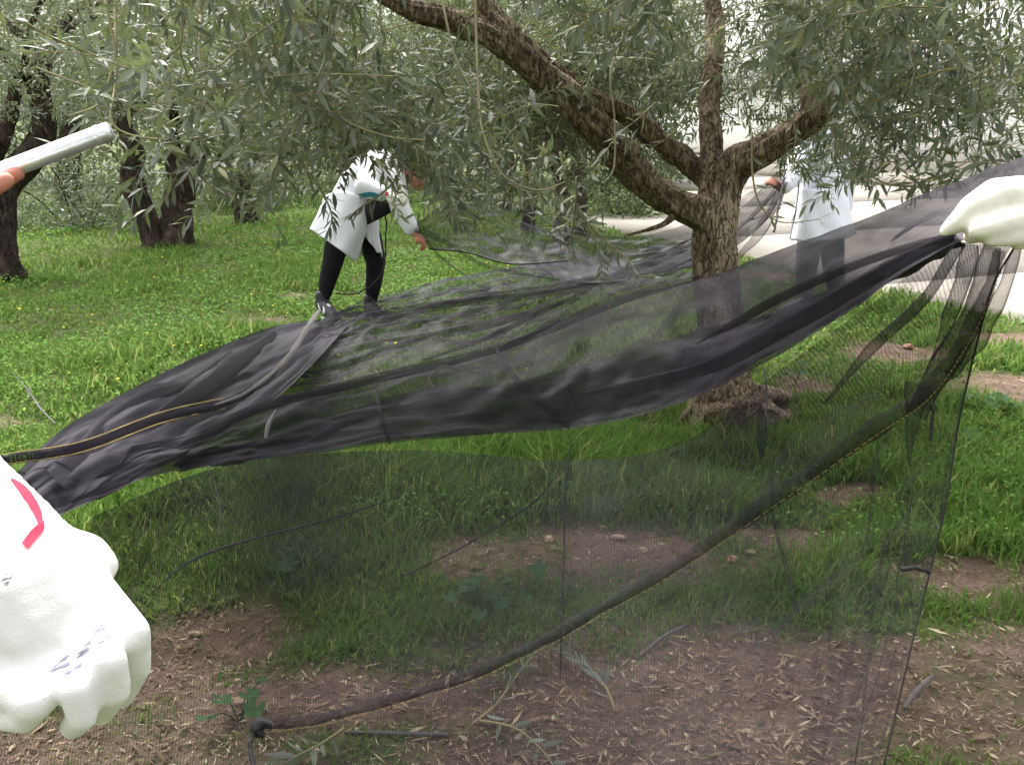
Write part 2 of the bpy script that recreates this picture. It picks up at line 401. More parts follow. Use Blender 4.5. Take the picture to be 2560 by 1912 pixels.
def paved(x, y): return ((x - PA[0]) * pn[0] + (y - PA[1]) * pn[1])
def hgt(x, y):
    return (fbm(x * .9, y * .9, 40, 3) - .5) * .09 + (fbm(x * 5, y * 5, 44, 2) - .5) * .025
def build_ground():
    xs = np.concatenate([np.linspace(-400, -9, 14), np.linspace(-8, 8, 330), np.linspace(9, 400, 14)])
    ys = np.concatenate([np.linspace(-60, -.5, 6), np.linspace(0, 14, 300), np.linspace(14.5, 30, 20), np.linspace(40, 900, 12)])
    X, Y = np.meshgrid(xs, ys, indexing='ij'); Z = hgt(X, Y)
    Z = np.where(paved(X, Y) > -.15, -.03, Z)
    m = np_mesh('ground', np.stack([X, Y, Z], -1).reshape(-1, 3), [grid_faces(len(xs), len(ys))[:, ::-1]], smooth=True)
    a = m.attributes.new('turf', 'FLOAT', 'POINT'); a.data.foreach_set('value', (1 - soil_mask(X, Y)).astype(np.float32).ravel())
    o = link('ground', m, M['ground']); o['kind'] = 'structure'
build_ground()
def box_mesh(name, P0, P1, depth, z0, z1):
    """box along a ground line P0->P1, thickened by depth to its right"""
    P0 = np.array(P0, float); P1 = np.array(P1, float); d = nrm(P1 - P0); n = np.array([d[1], -d[0]]) * depth
    q = [P0, P1, P1 + n, P0 + n]; V = [[*p, z0] for p in q] + [[*p, z1] for p in q]
    F = np.array([[0, 1, 2, 3], [7, 6, 5, 4], [4, 5, 1, 0], [5, 6, 2, 1], [6, 7, 3, 2], [7, 4, 0, 3]])
    return np_mesh(name, V, [F])
A0 = PA - pdir * 9; A1 = PA + pdir * 26; YL = 5
def yard():
    # slabs of the yard, joints left open between them
    root = bpy.data.objects.new('pavement', None); COL.objects.link(root); root['kind'] = 'structure'
    d = 2.9
    for i in range(10):
        for j in range(max(0, i - YL + 1), 4):
            a = A0 + pdir * (i * 3.5) + pn * (j * d); 
            link('slab', box_mesh('slab', a, a + pdir * 3.492, d - .008, -.2, .035 + .001 * ((i * 3 + j) % 3)), M['concrete'], root)
yard()
def building():
    b0 = A0 + pn * 10.0; b1 = A1 + pn * 10.0
    r = thing('low_building', 'long low white rendered building beyond the concrete yard with a thin brown roof edge', 'building', (*b0, 0))
    link('wall', box_mesh('wall', b0, b1, 5.0, -.1, 2.28), M['render'], r)
    link('plinth', box_mesh('plinth', b0 - pn * .03, b1 - pn * .03, .029, -.1, .35), M['concrete'], r)
    link('roof', box_mesh('roof', b0 - pn * .25 - pdir * .2, b1 - pn * .25 + pdir * .2, 5.5, 2.285, 2.36), M['roofedge'], r)
building()

# ------------------------------------------------------------------ leaves and shoots
def leaf_geo(P, D, N, L, W, detail=False, curl=.15):
    n = len(P); D = nrm(D); N = nrm(N - D * (N * D).sum(1, keepdims=True)); Sd = np.cross(D, N); L = L[:, None]; W = W[:, None] / 2
    if not detail:
        a = P + D * L * .48 + Sd * W - N * L * .03; b = P + D * L * .48 - Sd * W - N * L * .03; tip = P + D * L - N * L * curl
        V = np.stack([P, a, tip, b], 1).reshape(-1, 3); k = np.arange(n)[:, None] * 4
        return V, [k + np.array([0, 1, 2]), k + np.array([0, 2, 3])]
    def row(t, ws, dz, cz):
        c = P + D * L * t - N * L * curl * t * t - N * L * cz
        return [c + Sd * W * ws + N * L * dz, c, c - Sd * W * ws + N * L * dz]
    r1 = row(.25, .78, .02, 0); r2 = row(.58, .95, .02, 0); tip = P + D * L - N * L * curl
    V = np.stack([P] + r1 + r2 + [tip], 1).reshape(-1, 3); k = np.arange(n)[:, None] * 8
    return V, [k + np.array(f) for f in ([0, 1, 2], [0, 2, 3])] + [k + np.array(f) for f in ([1, 4, 5, 2], [2, 5, 6, 3])] + [k + np.array(f) for f in ([4, 7, 5], [5, 7, 6])]
def rnd(n): return rng.normal(size=(n, 3))
def shoots(start, az, phi0, phi1, L, N=14, power=1.2, wob=.06):
    """start (S,3), az heading, phi elevation at the base and at the tip"""
    Sn = len(start); t = np.linspace(0, 1, N)[None]
    ph = phi0[:, None] + (phi1 - phi0)[:, None] * t ** power + np.cumsum(rng.normal(0, wob, (Sn, N)), 1)
    az_ = az[:, None] + np.cumsum(rng.normal(0, wob * 1.5, (Sn, N)), 1)
    st = np.stack([np.cos(ph) * np.cos(az_), np.cos(ph) * np.sin(az_), np.sin(ph)], -1) * (L[:, None, None] / (N - 1))
    P = np.cumsum(st, 1); P = P - P[:, :1] + start[:, None]
    return P
def dress(P, per, size, t0=.12, jitter=.35):
    """opposite leaves along shoots P (S,N,3) -> base, direction, normal, length"""
    Sn, N = P.shape[:2]
    T = nrm(np.gradient(P, axis=1)); tt = np.linspace(t0, .99, per) * (N - 1)
    i = np.minimum(tt.astype(int), N - 2); f = (tt - i)[None, :, None]
    B = P[:, i] * (1 - f) + P[:, i + 1] * f; Tg = nrm(T[:, i] * (1 - f) + T[:, i + 1] * f)
    A = nrm(np.cross(Tg, np.array([.21, .33, .92]))); C = np.cross(Tg, A)
    ang = (np.arange(per) % 2)[None] * (math.pi / 2) + rng.normal(0, .35, (Sn, per))
    o = A * np.cos(ang)[..., None] + C * np.sin(ang)[..., None]
    spread = np.linspace(1.0, .45, per)[None, :, None]
    out = []
    for s in (1, -1):
        D = nrm(Tg * .62 + s * o * spread + rng.normal(0, jitter, B.shape) * .6 + np.array([0, 0, -.10]))
        out.append((B, D))
    Bq = np.concatenate([out[0][0], out[1][0]], 1).reshape(-1, 3); D = np.concatenate([out[0][1], out[1][1]], 1).reshape(-1, 3)
    n = len(Bq); keep = rng.random(n) > .12
    Bq, D = Bq[keep], D[keep]; n = len(Bq)
    Nn = np.array([0, 0, 1.]) + rnd(n) * .55
    Ls = size * rng.uniform(.65, 1.15, n)
    return Bq, D, Nn, Ls
def foliage(tree, P, per, size, aspect, mat, detail, rad, name='crown', twigmat=None, twigs=True):
    B, D, Nn, Ls = dress(P, per, size)
    V, F = leaf_geo(B, D, Nn, Ls, Ls * aspect * rng.uniform(.8, 1.2, len(Ls)), detail)
    o = link(name, np_mesh(name, V, F), mat, tree); o['kind'] = 'stuff'
    if twigs:
        r = rad * np.linspace(1, .35, P.shape[1])[None] * rng.uniform(.6, 1.4, (len(P), 1))
        V, F = multi_tube(P, r, 4); o2 = link('twigs', np_mesh('twigs', V, [F], smooth=True), twigmat or M['twig'], tree); o2['kind'] = 'stuff'
    return o

# ------------------------------------------------------------------ main olive tree
def main_tree():
    base = pz(1830, 1035, 0)
    tr = thing('olive_tree', 'gnarled olive tree with forked brown trunk rising through the raised black net', 'tree', base)
    D0 = 4.68
    def limb(name, pts, radpx, n=60, seg=28, rough=.30, seed=0):
        return link(name, tube_mesh(name, [pt(*p) for p in pts], [.80 * r * p[2] / FPX for r, p in zip(radpx, pts)], n, seg, rough, seed), M['bark'], tr)
    limb('trunk', [(1835, 1075, 4.60), (1825, 1030, D0), (1812, 985, D0), (1800, 900, D0), (1795, 780, D0), (1790, 650, D0), (1790, 560, D0), (1800, 480, D0), (1835, 420, 4.66), (1880, 392, 4.6), (1950, 352, 4.5), (2030, 300, 4.4), (2110, 230, 4.3), (2190, 130, 4.2), (2240, 0, 4.15), (2280, -180, 4.1)],
         [125, 106, 86, 72, 66, 64, 62, 62, 58, 50, 44, 40, 34, 30, 26, 14], 130, 40, .34, 1)
    limb('bough', [(1800, 590, D0), (1765, 540, 4.64), (1690, 508, 4.58), (1615, 462, 4.5), (1550, 385, 4.4), (1490, 315, 4.3), (1430, 255, 4.2), (1370, 200, 4.1), (1290, 140, 4.0), (1215, 85, 3.9), (1120, 50, 3.8), (1010, 20, 3.7), (880, -60, 3.6), (760, -150, 3.5)],
         [50, 50, 46, 46, 50, 46, 46, 42, 46, 42, 36, 26, 18, 10], 110, 32, .5, 2)
    limb('bough', [(1800, 520, 4.72), (1770, 450, 4.78), (1720, 405, 4.8), (1660, 362, 4.78), (1600, 310, 4.7), (1540, 272, 4.62), (1470, 245, 4.52), (1410, 205, 4.42), (1340, 140, 4.35), (1270, 75, 4.3), (1225, 20, 4.25), (1170, -60, 4.2), (1100, -170, 4.1)],
         [42, 38, 34, 32, 30, 28, 30, 29, 30, 26, 22, 16, 10], 90, 26, .48, 3)
    limb('bough', [(1800, 520, D0), (1782, 440, 4.72), (1778, 340, 4.76), (1772, 250, 4.8), (1785, 150, 4.84), (1790, 60, 4.88), (1772, -40, 4.9), (1760, -200, 4.95)],
         [44, 40, 34, 32, 30, 27, 24, 16], 70, 26, .3, 4)
    limb('bough', [(1290, 130, 4.0), (1255, 70, 3.95), (1215, 30, 3.95), (1190, -40, 3.9), (1170, -150, 3.9)], [24, 22, 20, 16, 8], 30, 20, .3, 5)
    limb('bough', [(2030, 300, 4.4), (2010, 190, 4.45), (1990, 80, 4.5), (2000, -60, 4.5), (1980, -200, 4.5)], [26, 24, 22, 18, 10], 40, 20, .3, 6)
    limb('bough', [(1700, 515, 4.6), (1660, 560, 4.52), (1560, 590, 4.42)], [16, 9, 3], 24, 14, .3, 7)
    # roots
    for k, (a, b, e, f) in enumerate(((1760, 1015, 1690, 1062), (1880, 1005, 1990, 1060), (1840, 1040, 1850, 1110), (1900, 985, 2010, 1000))):
        link('root', tube_mesh('root', [pt(1815, 975, D0), pz(a, b, .05), pz((a + e) / 2, (b + f) / 2, .02), pz(e, f, -.05)], [.08, .055, .04, .015], 22, 14, .4, 8 + k), M['bark'], tr)
    # crown: drooping shoots that fill the picture's upper part between 2.6 and 6 m
    lowx = np.array([380, 560, 700, 800, 900, 1000, 1090, 1180, 1260, 1340, 1430, 1500, 1570, 1650, 1720, 1800, 1900, 1980, 2060, 2160, 2250, 2350, 2450, 2560, 2700])
    lowy = np.array([250, 420, 540, 560, 470, 500, 560, 560, 440, 400, 470, 560, 470, 300, 300, 290, 330, 390, 420, 440, 430, 380, 330, 300, 260])
    n = 1000
    px = np.concatenate([rng.uniform(420, 2000, int(n * .72)), rng.uniform(1900, 2650, n - int(n * .72))])
    yl = np.interp(px, lowx, lowy); q = rng.random(n) ** 1.15
    py = yl - q * (yl + 260)
    d = 2.15 + 3.9 * rng.random(n) ** 1.25
    d = np.where(px > 1980, rng.uniform(2.5, 5.0, n), d)
    ex = 70; px = np.concatenate([px, rng.uniform(1930, 2230, ex)]); py = np.concatenate([py, rng.uniform(120, 440, ex)]); d = np.concatenate([d, rng.uniform(2.8, 4.4, ex)]); n += ex
    for (xa, xb, ya, yb, da, db, ex) in ((1060, 1230, 330, 500, 2.6, 3.8, 22), (1050, 1125, 400, 500, 2.6, 3.6, 20), (1400, 1560, 440, 640, 2.9, 3.9, 14), (640, 760, 380, 520, 2.5, 3.6, 18), (1240, 1480, 250, 390, 4.6, 6.2, 40), (2200, 2480, 150, 420, 2.8, 4.0, 26)):
        px = np.concatenate([px, rng.uniform(xa, xb, ex)]); py = np.concatenate([py, rng.uniform(ya, yb, ex)]); d = np.concatenate([d, rng.uniform(da, db, ex)]); n += ex
    # keep the boughs readable: what would hang straight in front of them goes behind
    line = np.interp(px, [1000, 1215, 1430, 1615, 1765, 1800, 2030, 2200], [20, 85, 255, 462, 530, 470, 300, 120])
    nearb = (np.abs(py - line) < 130) & (px > 1150) & (px < 2050)
    d = np.where(nearb & (rng.random(n) < .86), rng.uniform(5.0, 6.2, n), d)
    keep = ~((px > 2060) & (rng.random(n) < .35 + .25 * (px > 2250) + .2 * (py < 220))); px, py, d = px[keep], py[keep], d[keep]; n = len(px)
    tips = np.array([pt(a, b, c) for a, b, c in zip(px, py, d)])
    L = rng.uniform(.35, .85, n); jt = rng.random(n) < .55
    phi0 = np.where(jt, rng.uniform(-1.5, -1.0, n), rng.uniform(-.55, .2, n)); phi1 = np.where(jt, rng.uniform(-.4, .4, n), rng.uniform(-1.3, -.6, n))
    az = rng.uniform(0, 2 * math.pi, n); az = np.where(rng.random(n) < .5, math.pi + rng.normal(0, .7, n), az)
    P = shoots(np.zeros((n, 3)), az, phi0, phi1, L); P = P - P[:, -1:] + tips[:, None]
    # the big boughs stay in sight: shoots in front of them are carried to the far side of the tree
    BL = np.concatenate([catmull(np.array(b_, float), 40) for b_ in (
        [(1765, 540), (1690, 508), (1550, 385), (1430, 255), (1290, 140), (1120, 50), (1010, 20)], [(1740, 420), (1600, 310), (1470, 245), (1340, 140), (1240, 40)],
        [(1790, 900), (1790, 600), (1800, 480), (1880, 392), (2000, 320)], [(1778, 420), (1775, 250), (1788, 60), (1775, -40)])])
    def clear(Q, lim, back, frac):
        qx, qy, qd = proj(Q); dist = np.min(np.hypot(qx[..., None] - BL[:, 0], qy[..., None] - BL[:, 1]), (1, 2))
        hit = (dist < lim) & (qd.mean(1) < 4.9) & (rng.random(len(Q)) > frac)
        return hit
    hit = clear(P, 85, 0, .05); P[hit] = P[hit] + np.array([0, 1, 0]) * rng.uniform(1.8, 3.2, (hit.sum(), 1, 1)) + np.array([0, 0, .15])
    def veil(Q, frac):
        qx, qy, qd = proj(Q); inb = (qx > 770) & (qx < 1030) & (qy > 370 + np.abs(qx - 930) * .6) & (qy < 670)
        return (inb.any(1)) & (qd.mean(1) < 7) & (rng.random(len(Q)) > frac)
    P = P[~veil(P, .25)]; n = len(P)
    # side shoots
    k = 3; idx = rng.integers(3, 12, (n, k)); st = P[np.arange(n)[:, None], idx].reshape(-1, 3); m2 = n * k
    P2 = shoots(st, rng.uniform(0, 2 * math.pi, m2), rng.uniform(-.9, .6, m2), rng.uniform(-.9, .3, m2), rng.uniform(.16, .38, m2), N=8)
    P2 = P2[~clear(P2, 60, 0, .07) & ~veil(P2, .28)]
    foliage(tr, P, 16, .064, .215, M['olive'], True, .0024)
    B2 = P2[:, ::1]
    foliage(tr, B2, 10, .062, .215, M['olive'], True, .0016, name='crown', twigs=True)
    # upper crown, above the frame
    n3 = 240; c = np.array([.6, 4.9, 3.1]); u = nrm(rnd(n3)) * np.array([2.9, 2.2, .85]) * rng.random((n3, 1)) ** .4
    P3 = shoots(c + u, rng.uniform(0, 6.28, n3), rng.uniform(.0, 1.0, n3), rng.uniform(-1, .3, n3), rng.uniform(.4, .8, n3), N=9)
    foliage(tr, P3, 14, .062, .22, M['olive'], False, .003, name='crown')
    # single shoots that hang nearest the camera: each leaf a piece of its own
    lm = np_mesh('leaf', *leaf_geo(np.zeros((1, 3)), np.array([[0, 1., 0]]), np.array([[0, 0, 1.]]), np.array([1.]), np.array([.22]), True, .12), smooth=True); lm.materials.append(M['olive'])
    lm2 = np_mesh('leaf', *leaf_geo(np.zeros((1, 3)), np.array([[0, 1., 0]]), np.array([[0, 0, 1.]]), np.array([1.]), np.array([.19]), True, -.10), smooth=True); lm2.materials.append(M['olive'])
    from mathutils import Matrix
    spec = [([(1400, 380, 3.4), (1420, 470, 3.38), (1470, 560, 3.35), (1500, 640, 3.33), (1505, 715, 3.3)], 20), ([(1440, 520, 3.4), (1500, 590, 3.36), (1570, 650, 3.32), (1600, 690, 3.3), (1660, 700, 3.3)], 17),
            ([(1010, 260, 3.0), (1060, 380, 2.98), (1110, 450, 2.97), (1130, 530, 2.96), (1150, 560, 2.95)], 20), ([(1180, 300, 3.2), (1230, 420, 3.2), (1290, 470, 3.18), (1350, 485, 3.15)], 14),
            ([(700, 250, 3.0), (740, 380, 3.0), (800, 470, 2.98), (830, 540, 2.96), (820, 575, 2.95)], 18), ([(1030, 350, 3.1), (1000, 430, 3.08), (960, 480, 3.05), (900, 520, 3.0), (870, 545, 3.0)], 13),
            ([(1880, 330, 3.6), (1882, 440, 3.6), (1900, 510, 3.58), (1950, 555, 3.56), (2050, 548, 3.55)], 6), ([(2060, 240, 3.4), (2090, 350, 3.4), (2150, 420, 3.38), (2220, 460, 3.36), (2310, 470, 3.35)], 18),
            ([(2300, 180, 3.3), (2400, 240, 3.3), (2450, 320, 3.28), (2440, 400, 3.26)], 12), ([(1960, 260, 3.5), (1990, 330, 3.48), (1985, 400, 3.46), (2050, 450, 3.44)], 12)]
    for pts, per in spec:
        C = catmull([pt(*p) for p in pts], 24)
        stem = link('leafy_shoot', tube_mesh('leafy_shoot', C, [.0045, .004, .003, .0015], 24, 6), M['twig'], tr)
        B, Dd, Nn, Ls = dress(C[None], per, .066, .15)
        for b_, d_, n_, l_ in zip(B, nrm(Dd), Nn, Ls):
            n_ = nrm(n_ - d_ * n_.dot(d_)); x_ = np.cross(d_, n_)
            o = bpy.data.objects.new('leaf', lm if random.random() < .6 else lm2); COL.objects.link(o)
            mw = Matrix([[*(v) , p] for v, p in zip(np.stack([x_, d_, n_], 1) * l_, b_)] + [[0, 0, 0, 1]])
            o.parent = stem; o.matrix_parent_inverse = stem.matrix_world.inverted(); o.matrix_world = mw
    # long bare yellowish hooked twigs that show in front of the crown
    hooks = [[(268, -20, 3.0), (275, 120, 3.0), (262, 200, 3.0), (235, 260, 3.0), (180, 290, 3.0)], [(465, -40, 3.1), (468, 60, 3.1), (440, 120, 3.1), (390, 160, 3.1), (320, 160, 3.1)], [(800, 100, 3.2), (765, 250, 3.2), (745, 330, 3.2), (690, 385, 3.2), (600, 375, 3.2)],
             [(500, 120, 3.4), (520, 230, 3.4), (540, 360, 3.4), (530, 430, 3.4)], [(960, 20, 3.3), (965, 180, 3.3), (980, 290, 3.3)], [(1540, 180, 3.6), (1545, 300, 3.6), (1525, 420, 3.6), (1515, 460, 3.6)], [(830, 200, 3.1), (860, 290, 3.1), (950, 340, 3.1), (1050, 350, 3.1)],
             [(1200, 340, 3.3), (1260, 440, 3.3), (1330, 475, 3.3), (1400, 455, 3.3)], [(2000, -20, 3.7), (1990, 150, 3.7), (2030, 260, 3.7)], [(2130, -20, 3.7), (2145, 150, 3.7), (2125, 260, 3.7)], [(280, 290, 3.0), (330, 335, 3.0), (420, 350, 3.0)], [(1100, 40, 3.0), (1150, 160, 3.0), (1190, 260, 3.0)]]
    for h in hooks:
        h = ([(h[0][0] - 8, -260, h[0][2] * 1.1), (h[0][0] + 6, h[0][1] - 130, h[0][2] * 1.03)] if h[0][1] > 0 else [(h[0][0], -260, h[0][2] * 1.1)]) + h
        link('hooked_twig', tube_mesh('hooked_twig', [pt(p[0] + 14 * math.sin(p[1] * .021 + p[0]), p[1], p[2] * .78) for p in h], np.linspace(.0048, .0016, len(h)), 34, 7, .25), M['hook'], tr)
main_tree()

# ------------------------------------------------------------------ the trees behind
def back_tree(label, trunks, crown_c, crown_r, n, size, per, seed, group='olive trees standing further back in the grove'):
    base = trunks[0][0][0]
    tr = thing('olive_tree', label, 'tree', base, group)
    for k, (P, rad) in enumerate(trunks):
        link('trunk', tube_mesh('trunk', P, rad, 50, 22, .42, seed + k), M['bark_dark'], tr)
        # limbs from the top of the trunk into the crown
        top = np.asarray(P[-1])
        for a in range(3):
            an = rng.uniform(0, 6.28); e = np.array(crown_c) + np.array([math.cos(an), math.sin(an), .1]) * np.array(crown_r) * .6
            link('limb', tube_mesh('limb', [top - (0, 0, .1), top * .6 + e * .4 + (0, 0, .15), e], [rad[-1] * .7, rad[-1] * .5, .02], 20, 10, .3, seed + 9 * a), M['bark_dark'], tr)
    c = np.array(crown_c); r = np.array(crown_r)
    u = nrm(rnd(n)); u = u * rng.random((n, 1)) ** .33; low = rng.random(n) < .35; u[:, 2] = np.where(low, -np.abs(u[:, 2]), u[:, 2])
    tips = c + u * r
    jt = rng.random(n) < .6; L = rng.uniform(.4, .9, n)
    P = shoots(np.zeros((n, 3)), rng.uniform(0, 6.28, n), np.where(jt, rng.uniform(-1.4, -.8, n), rng.uniform(0, .9, n)), np.where(jt, rng.uniform(-.6, .4, n), rng.uniform(-1.3, -.3, n)), L, N=9)
    P = P - P[:, -1:] + tips[:, None]
    foliage(tr, P, per, size, .24, M['olive_far'], False, .004)
    st = P[:, 3:9:2].reshape(-1, 3); k = len(st)
    P2 = shoots(st, rng.uniform(0, 6.28, k), rng.uniform(-.8, .8, k), rng.uniform(-1, .3, k), rng.uniform(.2, .45, k), N=5)
    foliage(tr, P2, max(5, per // 2), size, .24, M['olive_far'], False, .002, twigs=False)
def tp(px, py, d=None): return pt(px, py, d)
def ground_d(px, py): return proj(pz(px, py, 0))[2]
d1 = ground_d(20, 695)
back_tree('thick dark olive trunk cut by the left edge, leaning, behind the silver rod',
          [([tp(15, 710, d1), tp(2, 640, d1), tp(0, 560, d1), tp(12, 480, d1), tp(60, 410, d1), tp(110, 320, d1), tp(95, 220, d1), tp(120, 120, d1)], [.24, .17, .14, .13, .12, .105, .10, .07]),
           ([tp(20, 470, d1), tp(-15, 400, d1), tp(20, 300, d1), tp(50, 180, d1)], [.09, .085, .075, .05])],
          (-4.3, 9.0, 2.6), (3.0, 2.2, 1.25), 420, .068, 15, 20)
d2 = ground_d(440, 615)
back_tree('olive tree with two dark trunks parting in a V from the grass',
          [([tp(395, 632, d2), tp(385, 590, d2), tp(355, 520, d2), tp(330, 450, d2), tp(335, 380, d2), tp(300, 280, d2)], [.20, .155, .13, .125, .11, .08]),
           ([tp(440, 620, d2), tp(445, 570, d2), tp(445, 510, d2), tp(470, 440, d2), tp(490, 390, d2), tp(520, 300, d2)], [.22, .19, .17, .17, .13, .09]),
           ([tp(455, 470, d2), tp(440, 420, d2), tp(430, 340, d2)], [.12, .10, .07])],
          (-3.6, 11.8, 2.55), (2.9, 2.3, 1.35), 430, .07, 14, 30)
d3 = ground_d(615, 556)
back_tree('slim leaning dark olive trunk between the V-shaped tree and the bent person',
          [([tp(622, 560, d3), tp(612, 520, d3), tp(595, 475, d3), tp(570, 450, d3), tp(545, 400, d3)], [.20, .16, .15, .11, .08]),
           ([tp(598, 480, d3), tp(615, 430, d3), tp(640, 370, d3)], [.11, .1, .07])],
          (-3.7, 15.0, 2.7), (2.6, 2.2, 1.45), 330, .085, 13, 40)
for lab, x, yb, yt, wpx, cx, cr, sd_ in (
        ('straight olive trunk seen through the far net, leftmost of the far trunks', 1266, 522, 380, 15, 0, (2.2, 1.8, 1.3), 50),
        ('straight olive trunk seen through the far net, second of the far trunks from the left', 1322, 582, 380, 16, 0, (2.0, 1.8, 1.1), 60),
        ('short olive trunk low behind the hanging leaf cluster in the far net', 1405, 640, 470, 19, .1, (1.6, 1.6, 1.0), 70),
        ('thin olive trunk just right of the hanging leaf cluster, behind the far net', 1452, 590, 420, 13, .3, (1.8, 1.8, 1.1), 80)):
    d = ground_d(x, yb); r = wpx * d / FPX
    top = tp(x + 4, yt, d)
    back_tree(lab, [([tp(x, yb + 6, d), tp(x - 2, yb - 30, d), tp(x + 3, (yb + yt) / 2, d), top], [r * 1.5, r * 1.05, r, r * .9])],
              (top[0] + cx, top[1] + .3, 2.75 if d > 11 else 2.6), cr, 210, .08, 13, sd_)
back_tree('olive tree in the left background, its crown behind the V-shaped trunks', [([np.array([-8.2, 17.5, 0]), np.array([-8.1, 17.5, .8]), np.array([-7.9, 17.4, 1.6])], [.25, .2, .15])], (-8.0, 17.5, 2.9), (3.4, 2.4, 1.7), 380, .095, 13, 90)
back_tree('olive tree in the far centre, its crown closing the view above the far net', [([np.array([-1.6, 19.5, 0]), np.array([-1.6, 19.5, .9]), np.array([-1.5, 19.4, 1.7])], [.25, .2, .15])], (-1.3, 19.5, 3.0), (3.4, 2.4, 1.8), 380, .10, 13, 100)

def far_wood():
    n = 60000; x = rng.uniform(-20, 4.2, n); y = rng.uniform(22, 27, n); hmax = 4.2 + 2.2 * fbm(x * .35, y * .35, 61, 3) - np.clip((x - 2.6) * 1.5, 0, 3.5)
    z = rng.random(n) ** .8 * hmax
    P = np.stack([x, y, z], 1); D = rnd(n); N = rnd(n) + np.array([0, -.5, 1])
    Ls = rng.uniform(.12, .26, n); V, F = leaf_geo(P, D, N, Ls, Ls * .38)
    o = link('far_wood', np_mesh('far_wood', V, F), M['olive_far']); tag(o, 'dense grey green wood closing the view far behind the grove', 'trees', kind='stuff')
far_wood()
def shrub(c, r, n, label, size=.06):
    c = np.array(c, float); u = nrm(rnd(n)) * rng.random((n, 1)) ** .4; u[:, 2] = np.abs(u[:, 2]); P = c + u * np.array(r) * (1 + .25 * (vnoise(u[:, :1] * 4, u[:, 1:2] * 4, 5) - .5))
    D = nrm(u + rnd(n) * .8); Ls = size * rng.uniform(.7, 1.3, n); V, F = leaf_geo(P, D, rnd(n) + np.array([0, 0, 1.]), Ls, Ls * .38)
    t = thing('shrub', label, 'shrub', c, 'shrubs along the back of the lawn')
    o = link('foliage', np_mesh('foliage', V, F), M['shrub'] if size > .065 else M['olive_far'], t); o['kind'] = 'stuff'
    k = 9; st = np.repeat(c[None], k, 0) + rnd(k) * np.array([.15, .15, 0])
    Q = shoots(st, rng.uniform(0, 6.28, k), rng.uniform(.9, 1.5, k), rng.uniform(.2, 1.2, k), np.full(k, r[2] * .9), N=6); V, F = multi_tube(Q, np.full((k, 6), .012), 4)
    o = link('stems', np_mesh('stems', V, [F], smooth=True), M['bark_dark'], t); o['kind'] = 'stuff'
shrub(pz(190, 570), (1.9, 1.2, 1.15), 9000, 'grey green bush behind the lawn beside the leaning left trunk')
shrub(pz(560, 520), (1.4, 1.0, .8), 4200, 'mid green bush between the V-shaped tree and the slim leaning trunk', .075)
shrub(pz(880, 510), (1.6, 1.0, .9), 4200, 'low bright bush behind the bent person', .075)
shrub(pz(1560, 540), (1.0, .9, .75), 3600, 'fresh green bush behind the left bough beside the main trunk', .08)

# ------------------------------------------------------------------ people
def head_chain(c, face, r=.095):
    """head, jaw, nose and ears round centre c looking along face"""
    c = np.array(c); f = nrm(np.array(face, float)); up = np.array([0, 0, 1.]); up = nrm(up - f * up.dot(f)); s = np.cross(f, up)
    q = lambda a, b, e, rr: list(c + f * a + s * b + up * e) + [rr]
    return [[q(-.02, 0, .03, r), q(.01, 0, .0, r * .93)], [q(.02, 0, -.05, r * .75), q(.05, 0, -.095, r * .42)], [q(.088, 0, .01, .012), q(.112, 0, -.025, .015)],
            [q(-.005, .088, 0, .02), q(-.01, .094, -.03, .015)], [q(-.005, -.088, 0, .02), q(-.01, -.094, -.03, .015)]], (f, s, up)
def finish_head(root, c, face, body):
    ch, (f, s, up) = head_chain(c, face); c = np.array(c)
    q = lambda a, b, e, rr: list(c + f * a + s * b + up * e) + [rr]
    link('hair', blob_mesh('hair', [[q(-.03, 0, .045, .103), q(-.05, 0, -.0, .098), q(-.055, 0, -.05, .075)], [q(.03, 0, .085, .055), q(-.01, 0, .085, .07)]], .012, 3), M['hair'], root)
    for k in (-1, 1):
        link('eye', np_mesh('eye', ico(2)[0] * .012 + c + f * .083 + s * .033 * k + up * .022, [ico(2)[1]], smooth=True), M['hair'], root)
    link('mouth', blob_mesh('mouth', [[q(.083, -.02, -.062, .006), q(.089, 0, -.062, .007), q(.083, .02, -.062, .006)]], .003, 1), M['red'], root)
def hand_chains(wrist, dirv, up, sc=1.0, curl=.9):
    """palm and five curled fingers; dirv runs from wrist to knuckles, up is the back of the hand"""
    w0 = np.array(wrist, float); d = nrm(np.array(dirv, float)); u = np.array(up, float); u = nrm(u - d * u.dot(d)); s = np.cross(d, u)
    q = lambda a, b, e, r: list(w0 + sc * (d * a + s * b + u * e)) + [r * sc]
    ch = [[q(0, 0, 0, .028), q(.04, .012, 0, .027), q(.085, .03, 0, .017)], [q(0, 0, 0, .028), q(.04, -.012, 0, .027), q(.08, -.03, 0, .017)], [q(.03, 0, 0, .028), q(.085, 0, 0, .019)]]
    for k, (b, l) in enumerate(((.031, .8), (.011, .92), (-.011, .88), (-.031, .68))):
        a1 = q(.09, b, 0, .0115); x, e, an = .09, 0., 0.; pts = [a1]
        for j, seg in enumerate((.042, .028, .022)):
            an += curl * (.75 + .25 * j); x += seg * l * math.cos(an); e -= seg * l * math.sin(an); pts.append(q(x, b * .95, e, .0105 - .001 * j))
        ch.append(pts)
    ch.append([q(.02, .03, -.008, .016), q(.05, .052, -.02, .013), q(.075, .05, -.042, .0105)])
    return ch
